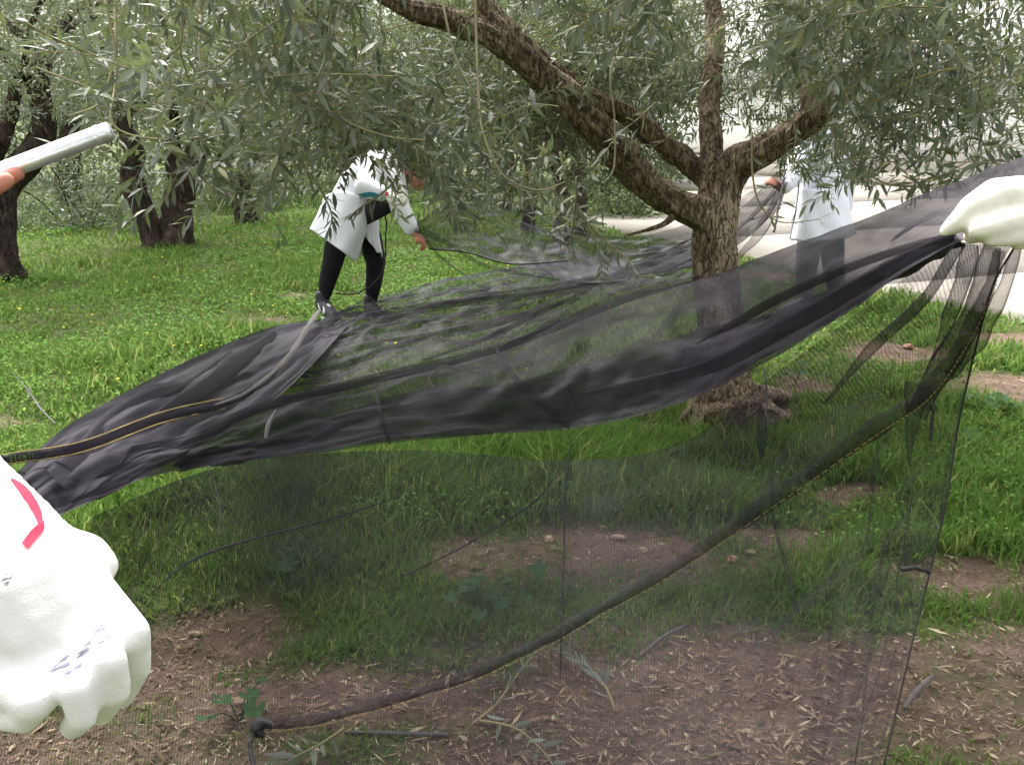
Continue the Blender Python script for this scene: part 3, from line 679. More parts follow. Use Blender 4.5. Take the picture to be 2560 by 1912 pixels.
def bent_person():
    r = thing('person', 'bent over person in white coat and black trousers pulling the net by the lawn', 'person', pz(865, 800))
    P = lambda *a: [list(pt(x, y, d)) + [rr] for x, y, d, rr in a]
    legA = P((862, 545, 7.12, .115), (845, 600, 7.08, .10), (832, 655, 7.08, .082), (818, 705, 7.12, .07), (811, 745, 7.14, .045))
    legB = P((905, 545, 7.25, .115), (925, 600, 7.25, .10), (940, 655, 7.25, .08), (934, 710, 7.28, .068), (928, 755, 7.32, .045))
    torso = P((880, 530, 7.18, .145), (905, 475, 7.15, .15), (940, 430, 7.1, .155), (965, 425, 7.1, .15))
    head = pt(1045, 432, 7.05); face = pt(1075, 475, 6.95) - head
    armR = P((985, 450, 6.98, .075), (1000, 520, 6.95, .06), (1035, 580, 6.93, .045))
    armL = P((930, 425, 6.95, .075), (915, 470, 6.78, .06), (965, 485, 6.72, .045))
    hR = pt(1040, 586, 6.93); hL = pt(968, 485, 6.72)
    hc, _ = head_chain(head, face)
    body = link('body', blob_mesh('body', [[list(x[:3]) + [x[3] * .86] for x in c] for c in (legA, legB, torso, armR, armL)] + [P((975, 425, 7.1, .08), (1015, 428, 7.08, .055))] + hc
                + hand_chains(hR, pt(1062, 610, 6.92) - hR, (1, -.3, .6)), .016, 3), M['skin'], r)
    finish_head(r, head, face, body)
    link('trousers', blob_mesh('trousers', [legA, legB, P((870, 535, 7.15, .14), (905, 535, 7.22, .14))], .016, 4), M['trousers'], r)
    # coat: back, sleeves and split tails in one mesh
    up = blob_mesh('coat', [P((868, 525, 7.14, .165), (900, 470, 7.12, .172), (938, 425, 7.08, .168), (968, 428, 7.08, .158)), P((955, 420, 7.05, .12), (985, 450, 6.98, .092), (1000, 520, 6.95, .078), (1028, 572, 6.93, .062)),
                            P((935, 420, 6.98, .1), (912, 468, 6.78, .085), (955, 484, 6.73, .06))], .016, 5)
    coat = link('coat', up, M['coat'], r)
    fold = lambda u, v, a, b: .012 * np.sin(u * 14 + 2 * v) * v + .008 * np.sin(u * 31 + 5 * v) * v
    link('coat_tail', patch([[(812, 505, 7.28), (815, 490, 7.0), (860, 478, 6.93), (915, 500, 6.97), (925, 525, 7.1)], [(795, 548, 7.3), (798, 538, 7.0), (850, 552, 6.88), (905, 575, 6.95), (910, 590, 7.1)], [(788, 575, 7.3), (785, 578, 7.0), (832, 612, 6.86), (884, 650, 6.95), (900, 640, 7.1)]], 30, 18, fold, solid=.006, name='coat_tail'), M['coat'], r)
    link('coat_tail', patch([[(895, 520, 7.08), (925, 525, 7.1), (945, 530, 7.25)], [(905, 570, 7.06), (930, 580, 7.08), (950, 585, 7.25)], [(915, 595, 7.06), (945, 630, 7.08), (958, 648, 7.25)]], 20, 16, fold, solid=.006, name='coat_tail'), M['coat'], r)
    link('jumper', blob_mesh('jumper', [P((905, 545, 7.06, .07), (940, 520, 7.0, .09), (985, 495, 7.02, .09))], .016, 4), M['coat_inside'], r)
    g = link('glove', blob_mesh('glove', hand_chains(hL, pt(995, 490, 6.70) - hL, (0, -.6, .8), 1.15), .006, 3), M['glove_cream'], r)
    stroke('glove_cuff', g.data, [(962, 468), (968, 480), (966, 498)], 7, M['red'], g, .004)
    stroke('pocket_print', coat.data, [(898, 492), (925, 486), (945, 492)], 12, M['teal'], coat, .004)
    for (x, y, d, fx, fy, fd) in ((806, 768, 7.16, 842, 796, 7.0), (926, 776, 7.33, 950, 795, 7.15)):
        a = pt(x, y, d); b = pt(fx, fy, fd); a[2] = max(a[2], .055); b[2] = .04
        m = blob_mesh('shoe', [[list(a + (0, 0, .03)) + [.056], list(a * .6 + b * .4 + (0, 0, .02)) + [.055], list(b) + [.042]], [list(a + (0, .0, .02)) + [.055], list(a + (0, 0, .09)) + [.052]]], .008, 4)
        sh = link('shoe', m, M['shoe'], r)
        c = a * .5 + b * .5; dv = nrm((b - a) * (1, 1, 0)); sv_ = np.array([-dv[1], dv[0], 0]); th = np.linspace(0, 6.283, 24, endpoint=False)
        ring = [a * (1, 1, 0) * .5 + b * (1, 1, 0) * .5 + dv * .135 * math.cos(k) + sv_ * .05 * math.sin(k) for k in th]
        V = [list(p + (0, 0, .004)) for p in ring] + [list(p + (0, 0, .028)) for p in ring]
        n = 24; k = np.arange(n); F = [np.stack([k, (k + 1) % n, (k + 1) % n + n, k + n], 1)]
        bm = np_mesh('sole', V, F + [np.array([list(range(n))[::-1]]), np.array([list(range(n, 2 * n))])])
        link('sole', bm, M['sole'], sh)
        if x < 900:
            stroke('swoosh', m, [(795, 758), (799, 776), (806, 784), (810, 776), (808, 766)], [1.5, 6, 9, 5, 1.5], M['whiteprint'], sh, .004)
            stroke('lace', m, [(818, 760), (826, 766)], 5, M['whiteprint'], sh, .004)
bent_person()
def standing_person():
    r = thing('person', 'standing person in pale striped coat and dark grey trousers beyond the raised net', 'person', pz(2045, 760))
    P = lambda *a: [list(pt(x, y, d)) + [rr] for x, y, d, rr in a]
    legA = P((2035, 560, 7.75, .12), (2022, 620, 7.72, .105), (2015, 680, 7.72, .09), (2012, 740, 7.75, .075), (2012, 758, 7.75, .06))
    legB = P((2075, 560, 7.85, .12), (2080, 620, 7.85, .105), (2085, 680, 7.85, .09), (2092, 735, 7.88, .075), (2094, 752, 7.88, .06))
    torso = P((2055, 540, 7.8, .15), (2050, 470, 7.8, .15), (2045, 400, 7.8, .16), (2045, 372, 7.8, .15))
    head = pt(2040, 268, 7.75); face = np.array([-1, -.35, -.15]); hc, _ = head_chain(head, face)
    armA = P((2005, 370, 7.65, .075), (1985, 440, 7.5, .062), (1955, 470, 7.4, .048)); armB = P((2085, 370, 7.85, .075), (2118, 440, 7.95, .062), (2112, 505, 7.98, .045))
    hA = pt(1950, 470, 7.4)
    link('body', blob_mesh('body', [[x[:3] + [x[3] * .85] for x in c] for c in (legA, legB, torso, armA, armB)] + [P((2045, 340, 7.8, .07), (2042, 300, 7.78, .056))] + hc + hand_chains(hA, (-.7, -.3, .5), (0, -.7, .6)), .016, 3), M['skin'], r)
    finish_head(r, head, face, None)
    link('trousers', blob_mesh('trousers', [legA, legB, P((2040, 555, 7.78, .14), (2070, 555, 7.82, .14))], .016, 4), M['trousers_grey'], r)
    wr = lambda u, v, a, b: .014 * np.sin(u * 25 + v * 3) * v + .01 * np.sin(u * 47 - v * 6) * v
    link('coat', blob_mesh('coat', [P((2052, 520, 7.8, .185), (2050, 450, 7.8, .18), (2045, 390, 7.8, .182), (2045, 365, 7.8, .16)), P((2010, 362, 7.7, .105), (1985, 440, 7.5, .082), (1962, 466, 7.42, .066)), P((2082, 362, 7.85, .105), (2118, 440, 7.95, .085), (2112, 520, 7.98, .068))], .016, 5), M['stripe'], r)
    rows = []
    for y, wx, dy in ((470, 52, .0), (530, 62, .02), (598, 74, .04)):
        rows.append([(2050 - wx * .95, y + 4, 7.72 - dy), (2050 - wx * .75, y + 4, 7.56 - dy), (2055, y + 4, 7.52 - dy), (2055 + wx * .85, y - 2, 7.6 - dy), (2060 + wx * 1.05, y - 14, 7.8), (2055 + wx * .7, y - 18, 8.02), (2045, y - 16, 8.05), (2050 - wx * .8, y - 8, 7.95), (2048 - wx * 1.0, y, 7.8)])
    link('coat_skirt', patch(rows, 54, 18, wr, solid=.006, name='coat_skirt'), M['stripe'], r)
    for x, d in ((2005, 7.72), (2092, 7.86)):
        a = pz(x, 765, .05); link('shoe', blob_mesh('shoe', [[list(a + (.02, .02, .02)) + [.052], list(a + (-.12, -.05, -.01)) + [.042]], [list(a + (.03, .03, .08)) + [.05], list(a + (.02, .02, .02)) + [.052]]], .008, 4), M['shoe'], r)
standing_person()

# ------------------------------------------------------------------ hands at the edges of the frame
def left_glove():
    r = thing('gloved_hand', 'large white knitted glove with red trim gripping the net at the left edge', 'hand', pt(100, 1550, .58))
    ch = [chp((-260, 1090, .70, 150), (-120, 1265, .64, 162), (-20, 1370, .60, 168), (70, 1475, .58, 174), (110, 1540, .575, 150)),
          chp((40, 1450, .585, 180), (0, 1590, .58, 168)),
          chp((120, 1440, .60, 130), (205, 1398, .60, 70), (255, 1415, .605, 42)),
          chp((170, 1500, .585, 115), (245, 1535, .58, 80), (322, 1585, .57, 54), (336, 1668, .59, 42), (300, 1735, .62, 38)),
          chp((140, 1560, .575, 105), (215, 1610, .56, 66), (272, 1655, .545, 47), (288, 1728, .555, 39), (252, 1778, .585, 36)),
          chp((80, 1600, .57, 105), (140, 1672, .555, 64), (192, 1722, .535, 45), (206, 1790, .54, 38), (184, 1812, .56, 36)),
          chp((0, 1620, .575, 120), (45, 1705, .555, 74), (88, 1752, .535, 50), (62, 1795, .545, 38), (20, 1790, .57, 38))]
    m = blob_mesh('glove', ch, .003, 3); g = link('glove', m, M['glove'], r)
    stroke('red_trim', m, [(28, 1196), (56, 1222), (80, 1254), (96, 1286), (102, 1312)], [8, 22, 24, 20, 10], M['red'], g, .0012, n=30)
    stroke('red_trim', m, [(106, 1300), (100, 1318), (82, 1338), (62, 1364)], [10, 22, 24, 22], M['red'], g, .002, n=20)
    rr = random.Random(3)
    for (x, y, L) in ((130, 1672, 55), (150, 1662, 40), (188, 1640, 55), (205, 1622, 46), (228, 1590, 40), (246, 1575, 30), (240, 1608, 36), (262, 1596, 30), (160, 1690, 32), (190, 1675, 30), (5, 1455, 24), (14, 1444, 16)):
        for k in range(3):
            ox, oy = rr.uniform(-9, 9), rr.uniform(-9, 9); l = L * rr.uniform(.5, .9); a = R(rr.uniform(20, 48))
            stroke('print_mark', m, [(x + ox, y + oy), (x + ox + l * .5 * math.cos(a), y + oy - l * .5 * math.sin(a) + rr.uniform(-2, 2)), (x + ox + l * math.cos(a), y + oy - l * math.sin(a))], [1.2, rr.uniform(2.5, 6), 1.2], M['print'], g, .0008, n=8)
    link('sleeve', blob_mesh('sleeve', [chp((-330, 1000, .74, 230), (-520, 800, .9, 220), (-700, 600, 1.1, 210))], .01, 4), M['coat'], r)
left_glove()
def right_glove():
    r = thing('gloved_hand', 'cream white glove holding the gathered net at the right edge', 'hand', pt(2480, 540, 1.22))
    ch = [chp((2820, 540, 1.25, 85), (2700, 540, 1.24, 85), (2600, 535, 1.23, 88), (2540, 530, 1.22, 85)), chp((2560, 505, 1.22, 66), (2500, 492, 1.2, 48), (2440, 515, 1.19, 36), (2395, 555, 1.2, 27), (2362, 578, 1.21, 15)),
          chp((2560, 500, 1.24, 62), (2490, 492, 1.24, 48), (2430, 520, 1.25, 34), (2390, 562, 1.26, 24)), chp((2560, 550, 1.21, 62), (2500, 562, 1.18, 36), (2450, 574, 1.175, 26), (2430, 590, 1.22, 22)),
          chp((2580, 570, 1.21, 50), (2530, 592, 1.185, 25), (2480, 598, 1.18, 19), (2470, 600, 1.23, 16)), chp((2620, 580, 1.22, 45), (2570, 600, 1.2, 24), (2540, 612, 1.2, 15))]
    link('glove', blob_mesh('glove', ch, .004, 2), M['glove_cream'], r)
    link('sleeve', blob_mesh('sleeve', [chp((2830, 540, 1.25, 110), (3100, 560, 1.3, 120), (3450, 640, 1.45, 128), (3900, 1150, 1.6, 130), (4200, 1500, 1.5, 150))], .012, 4), M['coat'], r)
right_glove()
def rod_and_hand():
    a, b = pt(-330, 556, 1.2), pt(252, 336, 1.2)
    rod = thing('metal_rod', 'bright silver metal rod pointing in from the left edge', 'rod', a)
    ax = nrm(b - a)
    link('tube', tube_mesh('tube', [a, a + ax * .1, b - ax * .004, b], [.0118, .0118, .0118, .0105], 30, 28, 0), M['metal'], rod)
    link('end_cap', tube_mesh('end_cap', [b - ax * .006, b - ax * .001, b + ax * .004], [.0124, .0124, .009], 8, 28, 0), M['metal'], rod)
    h = thing('bare_hand', 'bare reddish fingertips curled under the silver rod at the left edge', 'hand', pt(-150, 520, 1.2))
    ch = [chp((-420, 640, 1.22, 60), (-300, 590, 1.2, 62), (-200, 560, 1.2, 62)), chp((-200, 540, 1.19, 40), (-110, 520, 1.165, 26), (-40, 482, 1.16, 25), (14, 452, 1.165, 23)),
          chp((-210, 530, 1.21, 40), (-100, 500, 1.2, 24), (-10, 460, 1.19, 22), (44, 434, 1.195, 20)), chp((-220, 560, 1.18, 40), (-140, 560, 1.15, 25), (-70, 520, 1.14, 23), (-25, 480, 1.15, 20)),
          chp((-230, 580, 1.17, 38), (-170, 590, 1.14, 23), (-110, 560, 1.13, 21), (-75, 520, 1.14, 18)), chp((-260, 520, 1.2, 34), (-210, 470, 1.17, 27), (-130, 440, 1.16, 23))]
    link('hand', blob_mesh('hand', ch, .0045, 3), M['skin'], h)
rod_and_hand()

# ------------------------------------------------------------------ the nets
def wrk(amp, fu, fv, seed=0, taper=None):
    def f(u, v, lu, lv):
        a = fbm(u * fu, v * fv, seed, 4) - .5; b = np.abs(fbm(u * fu * .7 + 5, v * fv * 1.6, seed + 9, 3) - .5)
        c = (fbm(u * fu * 4.3 + 3, v * fv * 3.1, seed + 21, 3) - .5) * .35 + (np.abs(fbm(u * fu * 2.2, v * fv * 2.6 + 7, seed + 27, 3) - .5) - .12) * .7
        return amp * (1.3 * a - 1.6 * b + .3 + c) * (1 if taper is None else taper(u)) * (.2 + .8 * np.sin(np.pi * v) ** .6)
    return f
def fold(root, pts, wpx, mat, n=60, name='fold', bulge=.005):
    """a pleat: front and back layer of a flattened, tapering pocket of net"""
    Q = catmull(pts, n); wd = np.maximum(catmull(np.asarray(wpx, float).reshape(-1, 1), n)[:, 0], .5)
    t = nrm(np.gradient(Q[:, :2], axis=0)); sd_ = np.stack([-t[:, 1], t[:, 0]], 1)
    k0 = pts[0][0] + pts[0][1]; x = np.linspace(0, 6, n)
    lo = 1 + .5 * (vnoise(x * 1.3, x * 0 + k0, 3) - .5); hi = 1 + .5 * (vnoise(x * 1.3, x * 0 + k0 + 50, 4) - .5)
    cs = [-.5, -.3, 0, .3, .5, .3, 0, -.3]; V = []; uv = []
    L = np.concatenate([[0], np.cumsum(np.linalg.norm(np.diff([pt(*q) for q in Q], axis=0), axis=1))])
    for k in range(n):
        for m, c in enumerate(cs):
            b = (1 - (2 * c) ** 2) * bulge * (-1 if m < 4 else 1)
            q = Q[k, :2] + sd_[k] * c * wd[k] * (hi[k] if c > 0 else lo[k]); V.append(pt(q[0], q[1], Q[k, 2] + b)); uv.append((L[k], c * wd[k] * Q[k, 2] / FPX))
    return link(name, np_mesh(name, V, [grid_faces(n, 8, True)], uv=uv, smooth=True), mat, root)
def band(root, pts, wpx, mat, name, off=0.0, n=70, dash=False):
    """flat strip facing the viewer side of the sheet it is sewn to"""
    Q = catmull(pts, n); wd = catmull(np.asarray(wpx, float).reshape(-1, 1), n)[:, 0]
    t = nrm(np.gradient(Q[:, :2], axis=0)); s = np.stack([-t[:, 1], t[:, 0]], 1); s = np.where(s[:, 1:] < 0, -s, s)
    V = []; cs = (-.5, -.2, .2, .5)
    for k in range(n):
        wv = wd[k] * (1 + .18 * math.sin(k * .9) + .12 * math.sin(k * 2.3))
        for c in cs:
            q = Q[k, :2] + s[k] * (c * wv + off); V.append(pt(q[0], q[1], Q[k, 2] * (1 - .006 * (c * c < .1))))
    L = np.concatenate([[0], np.cumsum(np.linalg.norm(np.diff([pt(*q) for q in Q], axis=0), axis=1))])
    uv = np.stack([np.repeat(L, 4), np.tile([0, .015, .03, .045], n)], 1)
    gf = grid_faces(n, 4)
    if dash: gf = gf[(np.arange(len(gf)) // 3) % 3 != 2]
    return link(name, np_mesh(name, V, [gf], uv=uv, smooth=True), mat, root)
def line(root, pts, rpx, mat, name, n=60, wob=0):
    P = np.array([pt(*p) for p in pts]); P = catmull(P, n)
    if wob: P = P + rng.normal(0, wob, P.shape)
    return link(name, tube_mesh(name, P, [rpx * p[2] / FPX for p in pts], n, 6), mat, root)

def near_net():
    r = thing('harvest_net', 'black olive harvest net stretched between the two gloved hands and draped over the grass', 'net', pz(1300, 1300))
    # A: single veil in front, from the gloves down past the lower edge of the frame
    top = [(230, 1290, .72), (560, 1165, 1.3), (1000, 1125, 2.35), (1420, 1150, 2.65), (1700, 1105, 2.4), (1900, 960, 2.0), (2150, 780, 1.55), (2390, 610, 1.25), (2530, 615, 1.2)]
    r1 = [(200, 1450, .85), (600, 1470, 1.3), (1040, 1440, 2.0), (1430, 1390, 2.3), (1750, 1300, 2.2), (1980, 1130, 1.95), (2220, 940, 1.6), (2400, 800, 1.4), (2480, 720, 1.32)]
    r2 = [(50, 1700, .95), (500, 1680, 1.35), (1000, 1660, 1.75), (1430, 1630, 1.95), (1760, 1560, 1.95), (2010, 1420, 1.85), (2180, 1280, 1.75), (2290, 1150, 1.65), (2395, 1060, 1.55)]
    r3 = [(-60, 1850, .95), (480, 1850, 1.3), (1000, 1850, 1.6), (1430, 1840, 1.75), (1760, 1800, 1.75), (2000, 1700, 1.7), (2130, 1600, 1.65), (2230, 1500, 1.6), (2325, 1425, 1.58)]
    r4 = [(-150, 2300, .95), (450, 2300, 1.2), (1000, 2300, 1.4), (1430, 2300, 1.45), (1760, 2280, 1.45), (1950, 2260, 1.45), (2020, 2240, 1.42), (2070, 2220, 1.4), (2110, 2200, 1.4)]
    link('net_sheet', patch([top, r1, r2, r3, r4], 170, 120, wrk(.05, 9, 4, 3, lambda u: (.2 + .8 * u) * (1 - u ** 14)), name='net_sheet'), M['net_thin'], r)
    # B: the sagging belly held up between left glove and right edge
    U = [(330, 1115, 1.1), (500, 1080, 1.7), (660, 1010, 2.4), (900, 950, 3.0), (1240, 868, 3.5), (1550, 745, 3.6), (1760, 692, 3.4), (2000, 605, 2.8), (2250, 515, 2.0), (2560, 398, 1.5), (2760, 330, 1.35)]
    Mi = [(230, 1200, .85), (420, 1140, 1.3), (600, 1090, 2.0), (850, 1040, 2.7), (1240, 975, 3.15), (1500, 905, 3.25), (1720, 850, 3.1), (1950, 755, 2.6), (2200, 635, 1.85), (2470, 500, 1.38), (2700, 420, 1.32)]
    Lo = [(140, 1290, .70), (330, 1205, 1.0), (520, 1165, 1.65), (800, 1132, 2.4), (1240, 1084, 3.0), (1460, 1066, 3.1), (1680, 1012, 3.0), (1900, 915, 2.5), (2150, 755, 1.8), (2390, 607, 1.27), (2640, 560, 1.26)]
    link('net_sheet', patch([U, Mi, Lo], 200, 50, wrk(.06, 12, 2, 12, lambda u: .15 + .85 * np.sin(np.pi * u)), name='net_sheet'), M['net'], r)
    # second layer doubled back in the bottom of the belly
    U2 = [(430, 1140, 1.5), (700, 1085, 2.5), (1000, 985, 3.05), (1250, 962, 3.3), (1480, 905, 3.4), (1720, 830, 3.25), (1900, 790, 2.8), (2150, 690, 2.05), (2385, 588, 1.36)]
    L2 = [(440, 1180, 1.45), (700, 1138, 2.35), (1000, 1100, 2.9), (1250, 1078, 3.12), (1480, 1060, 3.2), (1720, 990, 3.05), (1900, 905, 2.6), (2150, 748, 1.9), (2392, 604, 1.3)]
    link('net_sheet', patch([U2, L2], 150, 26, wrk(.06, 13, 2, 31), name='net_sheet'), M['net_dense'], r)
    U3 = [(1000, 985, 3.15), (1250, 962, 3.4), (1480, 930, 3.5), (1720, 870, 3.35), (1900, 815, 2.9), (2150, 700, 2.15), (2385, 592, 1.42)]
    L3 = [(1000, 1030, 3.1), (1250, 1060, 3.3), (1480, 1045, 3.35), (1700, 975, 3.2), (1880, 890, 2.75), (2150, 740, 2.0), (2392, 602, 1.34)]
    link('net_sheet', patch([U3, L3], 120, 20, wrk(.06, 10, 2, 37), name='net_sheet'), M['net'], r)
    # C: the thick gathered mass from the left glove back to the bent person's foot (two layers)
    O = [(10, 1215, .72), (135, 1088, 1.2), (260, 1008, 1.8), (440, 915, 2.9), (600, 843, 4.5), (700, 810, 5.9), (800, 797, 6.75)]
    Ib = [(120, 1300, .72), (300, 1215, 1.0), (430, 1150, 1.45), (570, 1075, 2.3), (700, 985, 3.4), (800, 890, 4.9), (880, 800, 6.6)]
    mid = [(70, 1240, .72), (210, 1150, 1.1), (340, 1085, 1.6), (500, 1000, 2.5), (640, 925, 3.8), (750, 850, 5.3), (835, 800, 6.7)]
    link('net_sheet', patch([O, mid, Ib], 130, 60, wrk(.075, 3.2, 2.0, 50, lambda u: .12 + .88 * u), name='net_sheet'), M['net_dense'], r)
    sh = lambda c, dd, dy: [(a, b + dy, d_ * dd) for a, b, d_ in c]
    link('net_sheet', patch([sh(O, 1.04, 6), sh(mid, 1.06, 0), sh(Ib, 1.04, -8)], 110, 50, wrk(.08, 4, 2.2, 55, lambda u: .12 + .88 * u), name='net_sheet'), M['net_dense'], r)
    # D: the part lying on the grass behind
    n = [(600, 1030, .22), (900, 965, .18), (1240, 890, .16), (1550, 765, .16), (1790, 700, .2)]
    m1 = [(700, 920, .16), (930, 855, .15), (1240, 800, .15), (1520, 715, .15), (1770, 660, .25)]
    m2 = [(770, 840, .13), (930, 785, .14), (1200, 730, .15), (1460, 672, .15), (1740, 635, .3)]
    f = [(815, 800, .10), (930, 748, .13), (1150, 692, .15), (1400, 652, .16), (1700, 610, .35)]
    link('net_sheet', patch([n, m1, m2, f], 180, 130, lambda u, v, a, b: wrk(.10, 9, 16, 70)(u, v, a, b), z=True, name='net_sheet'), M['net_far'], r)
    # folds
    F = lambda pts, w_, m='net_pleat': fold(r, pts, w_, M[m])
    F([(2385, 592, 1.26), (2250, 655, 1.5), (2050, 770, 1.95), (1850, 880, 2.5), (1700, 935, 2.9), (1450, 985, 3.0)], [26, 36, 40, 38, 30, 6])
    F([(2390, 585, 1.25), (2200, 640, 1.6), (2000, 720, 2.1), (1850, 800, 2.6), (1740, 860, 2.9)], [14, 20, 24, 20, 5])
    F([(2480, 615, 1.2), (2455, 720, 1.28), (2400, 850, 1.42), (2330, 960, 1.52), (2290, 1040, 1.56)], [40, 60, 70, 60, 50])
    F([(2300, 960, 1.52), (2282, 1040, 1.53), (2276, 1100, 1.54), (2274, 1170, 1.55)], [70, 46, 26, 3])
    F([(2430, 610, 1.22), (2410, 690, 1.27), (2370, 800, 1.36), (2330, 900, 1.44)], [40, 44, 34, 6])
    F([(2405, 605, 1.22), (2300, 760, 1.45), (2170, 880, 1.7), (2060, 1010, 1.85)], [26, 30, 24, 5])
    F([(2545, 620, 1.2), (2500, 740, 1.29), (2440, 860, 1.40), (2370, 940, 1.5)], [24, 36, 40, 26])
    F([(1420, 1130, 2.5), (1350, 1240, 2.35), (1220, 1330, 2.1), (1050, 1420, 1.9), (860, 1500, 1.7)], [3, 6, 5, 5, 2], 'net_thin')
    F([(1000, 1242, 2.15), (800, 1305, 1.68), (620, 1350, 1.28), (480, 1400, 1.1), (380, 1480, 1.0)], [3, 5, 7, 8, 3], 'net_thin')
    F([(1430, 1100, 2.6), (1412, 1220, 2.45), (1410, 1400, 2.2), (1405, 1560, 2.0), (1400, 1700, 1.9)], [4, 8, 5, 7, 2], 'net_thin')
    F([(1930, 1190, 1.95), (1935, 1300, 1.9), (1965, 1420, 1.85), (2000, 1540, 1.75)], [4, 9, 10, 3])
    F([(1900, 1000, 2.0), (1905, 1080, 2.0), (1900, 1160, 2.0)], [8, 24, 4], 'net_thin')
    F([(1235, 862, 3.38), (1290, 950, 3.02), (1370, 1020, 2.98), (1430, 1062, 3.0)], [6, 14, 20, 26])
    F([(940, 960, 2.85), (950, 1030, 2.6), (975, 1110, 2.6)], [4, 12, 7])
    F([(1760, 690, 3.3), (1550, 750, 3.5), (1240, 872, 3.4), (900, 955, 2.9), (660, 1015, 2.3), (500, 1085, 1.65)], [14, 22, 20, 26, 24, 20])
    F([(1000, 1010, 2.75), (860, 1060, 2.5), (760, 1110, 2.2)], [6, 22, 6])
    F([(580, 880, 4.0), (470, 970, 2.5), (330, 1030, 1.9), (230, 1110, 1.25), (140, 1200, .8)], [10, 60, 70, 70, 80])
    F([(690, 830, 5.4), (600, 900, 3.6), (480, 990, 2.35), (360, 1060, 1.6)], [16, 44, 50, 20])
    F([(1400, 800, 4.6), (1300, 850, 4.4), (1240, 880, 4.3)], [10, 14, 12])
    F([(1480, 720, 6.1), (1330, 790, 5.7), (1200, 850, 5.4), (1060, 900, 5.1)], [10, 14, 12, 5], 'net_far')
    for a in ([(1740, 655, 8.3), (1500, 700, 7.0), (1200, 745, 6.9), (950, 800, 6.6)], [(1600, 690, 7.3), (1350, 735, 6.7), (1100, 760, 6.6), (900, 790, 6.6)], [(1450, 745, 6.2), (1200, 815, 5.9), (1000, 850, 5.9), (840, 880, 5.7)], [(1100, 830, 5.9), (950, 880, 5.5), (800, 930, 5.2)]):
        F(a, [6] + [22] * (len(a) - 2) + [8], 'net_far')
    # hems with their yellow stitching
    hem = [(2500, 625, 1.19), (2470, 720, 1.27), (2400, 860, 1.40), (2310, 985, 1.5), (2180, 1075, 1.62), (1950, 1235, 1.88), (1700, 1405, 2.08), (1500, 1520, 2.03), (1350, 1605, 1.92), (1150, 1695, 1.76), (950, 1755, 1.62), (800, 1795, 1.5), (650, 1815, 1.4)]
    for o_ in (0, 1):
        band(r, [(a, b, d * (1 - .006 * o_)) for a, b, d in hem], [26, 30, 36, 42, 44, 40, 33, 28, 26, 26, 26, 24, 22], M['net_pleat'], 'hem', 0)
    band(r, [(a, b, d * .99) for a, b, d in hem], [2.2] * 13, M['yellow'], 'stitching', 17, 420, True)
    hem2 = [(-60, 1170, .80), (0, 1150, .86), (200, 1118, 1.02), (400, 1045, 1.45), (560, 1008, 2.0), (660, 955, 2.8), (720, 890, 3.9)]
    band(r, [(a, b, d * .97) for a, b, d in hem2], [26, 26, 28, 26, 20, 16, 12], M['net'], 'hem'); band(r, [(a, b, d * .965) for a, b, d in hem2], [26, 26, 28, 26, 20, 16, 12], M['net'], 'hem')
    band(r, [(a, b, d * .96) for a, b, d in hem2[:5]], [2.6] * 5, M['yellow'], 'stitching', -13); band(r, [(a, b, d * .96) for a, b, d in hem2[:5]], [3.4] * 5, M['yellow'], 'stitching', 13)
    band(r, [(500, 1022, 1.72), (600, 990, 2.1), (690, 925, 3.1), (740, 865, 4.1), (770, 815, 5.3), (800, 775, 6.5)], [6, 9, 12, 13, 12, 10], M['webbing'], 'edge_webbing', n=50)
    # dark rope edge on the right and tie cords
    line(r, [(2535, 620, 1.2), (2480, 722, 1.32), (2437, 880, 1.44), (2396, 1060, 1.55), (2366, 1250, 1.57), (2326, 1425, 1.58), (2282, 1600, 1.55), (2210, 1912, 1.49)], 2.6, M['cord'], 'edge_cord')
    line(r, [(650, 1815, 1.39), (625, 1850, 1.37), (632, 1912, 1.34), (640, 2000, 1.3)], 6, M['cord'], 'tie_cord', 30, .001)
    fold(r, [(680, 1812, 1.39), (655, 1808, 1.39), (640, 1825, 1.385), (662, 1838, 1.39)], [20, 34, 30, 16], M['cord'], n=24, name='knot', bulge=.012)
    line(r, [(520, 1165, 1.6), (540, 1220, 1.55), (552, 1280, 1.5), (548, 1340, 1.4)], 2.2, M['cord'], 'tie_cord', 30, .0006)
    line(r, [(2325, 1428, 1.57), (2290, 1420, 1.56), (2255, 1422, 1.56)], 6, M['cord'], 'tie_cord', 16, .001)
    line(r, [(1910, 920, 2.4), (1918, 1000, 2.3), (1908, 1080, 2.2)], 2.5, M['cord'], 'tie_cord', 24, .0005)
    line(r, [(2332, 1010, 1.5), (2330, 1060, 1.51), (2326, 1098, 1.52)], 4, M['cord'], 'tie_cord', 24, .001)
near_net()
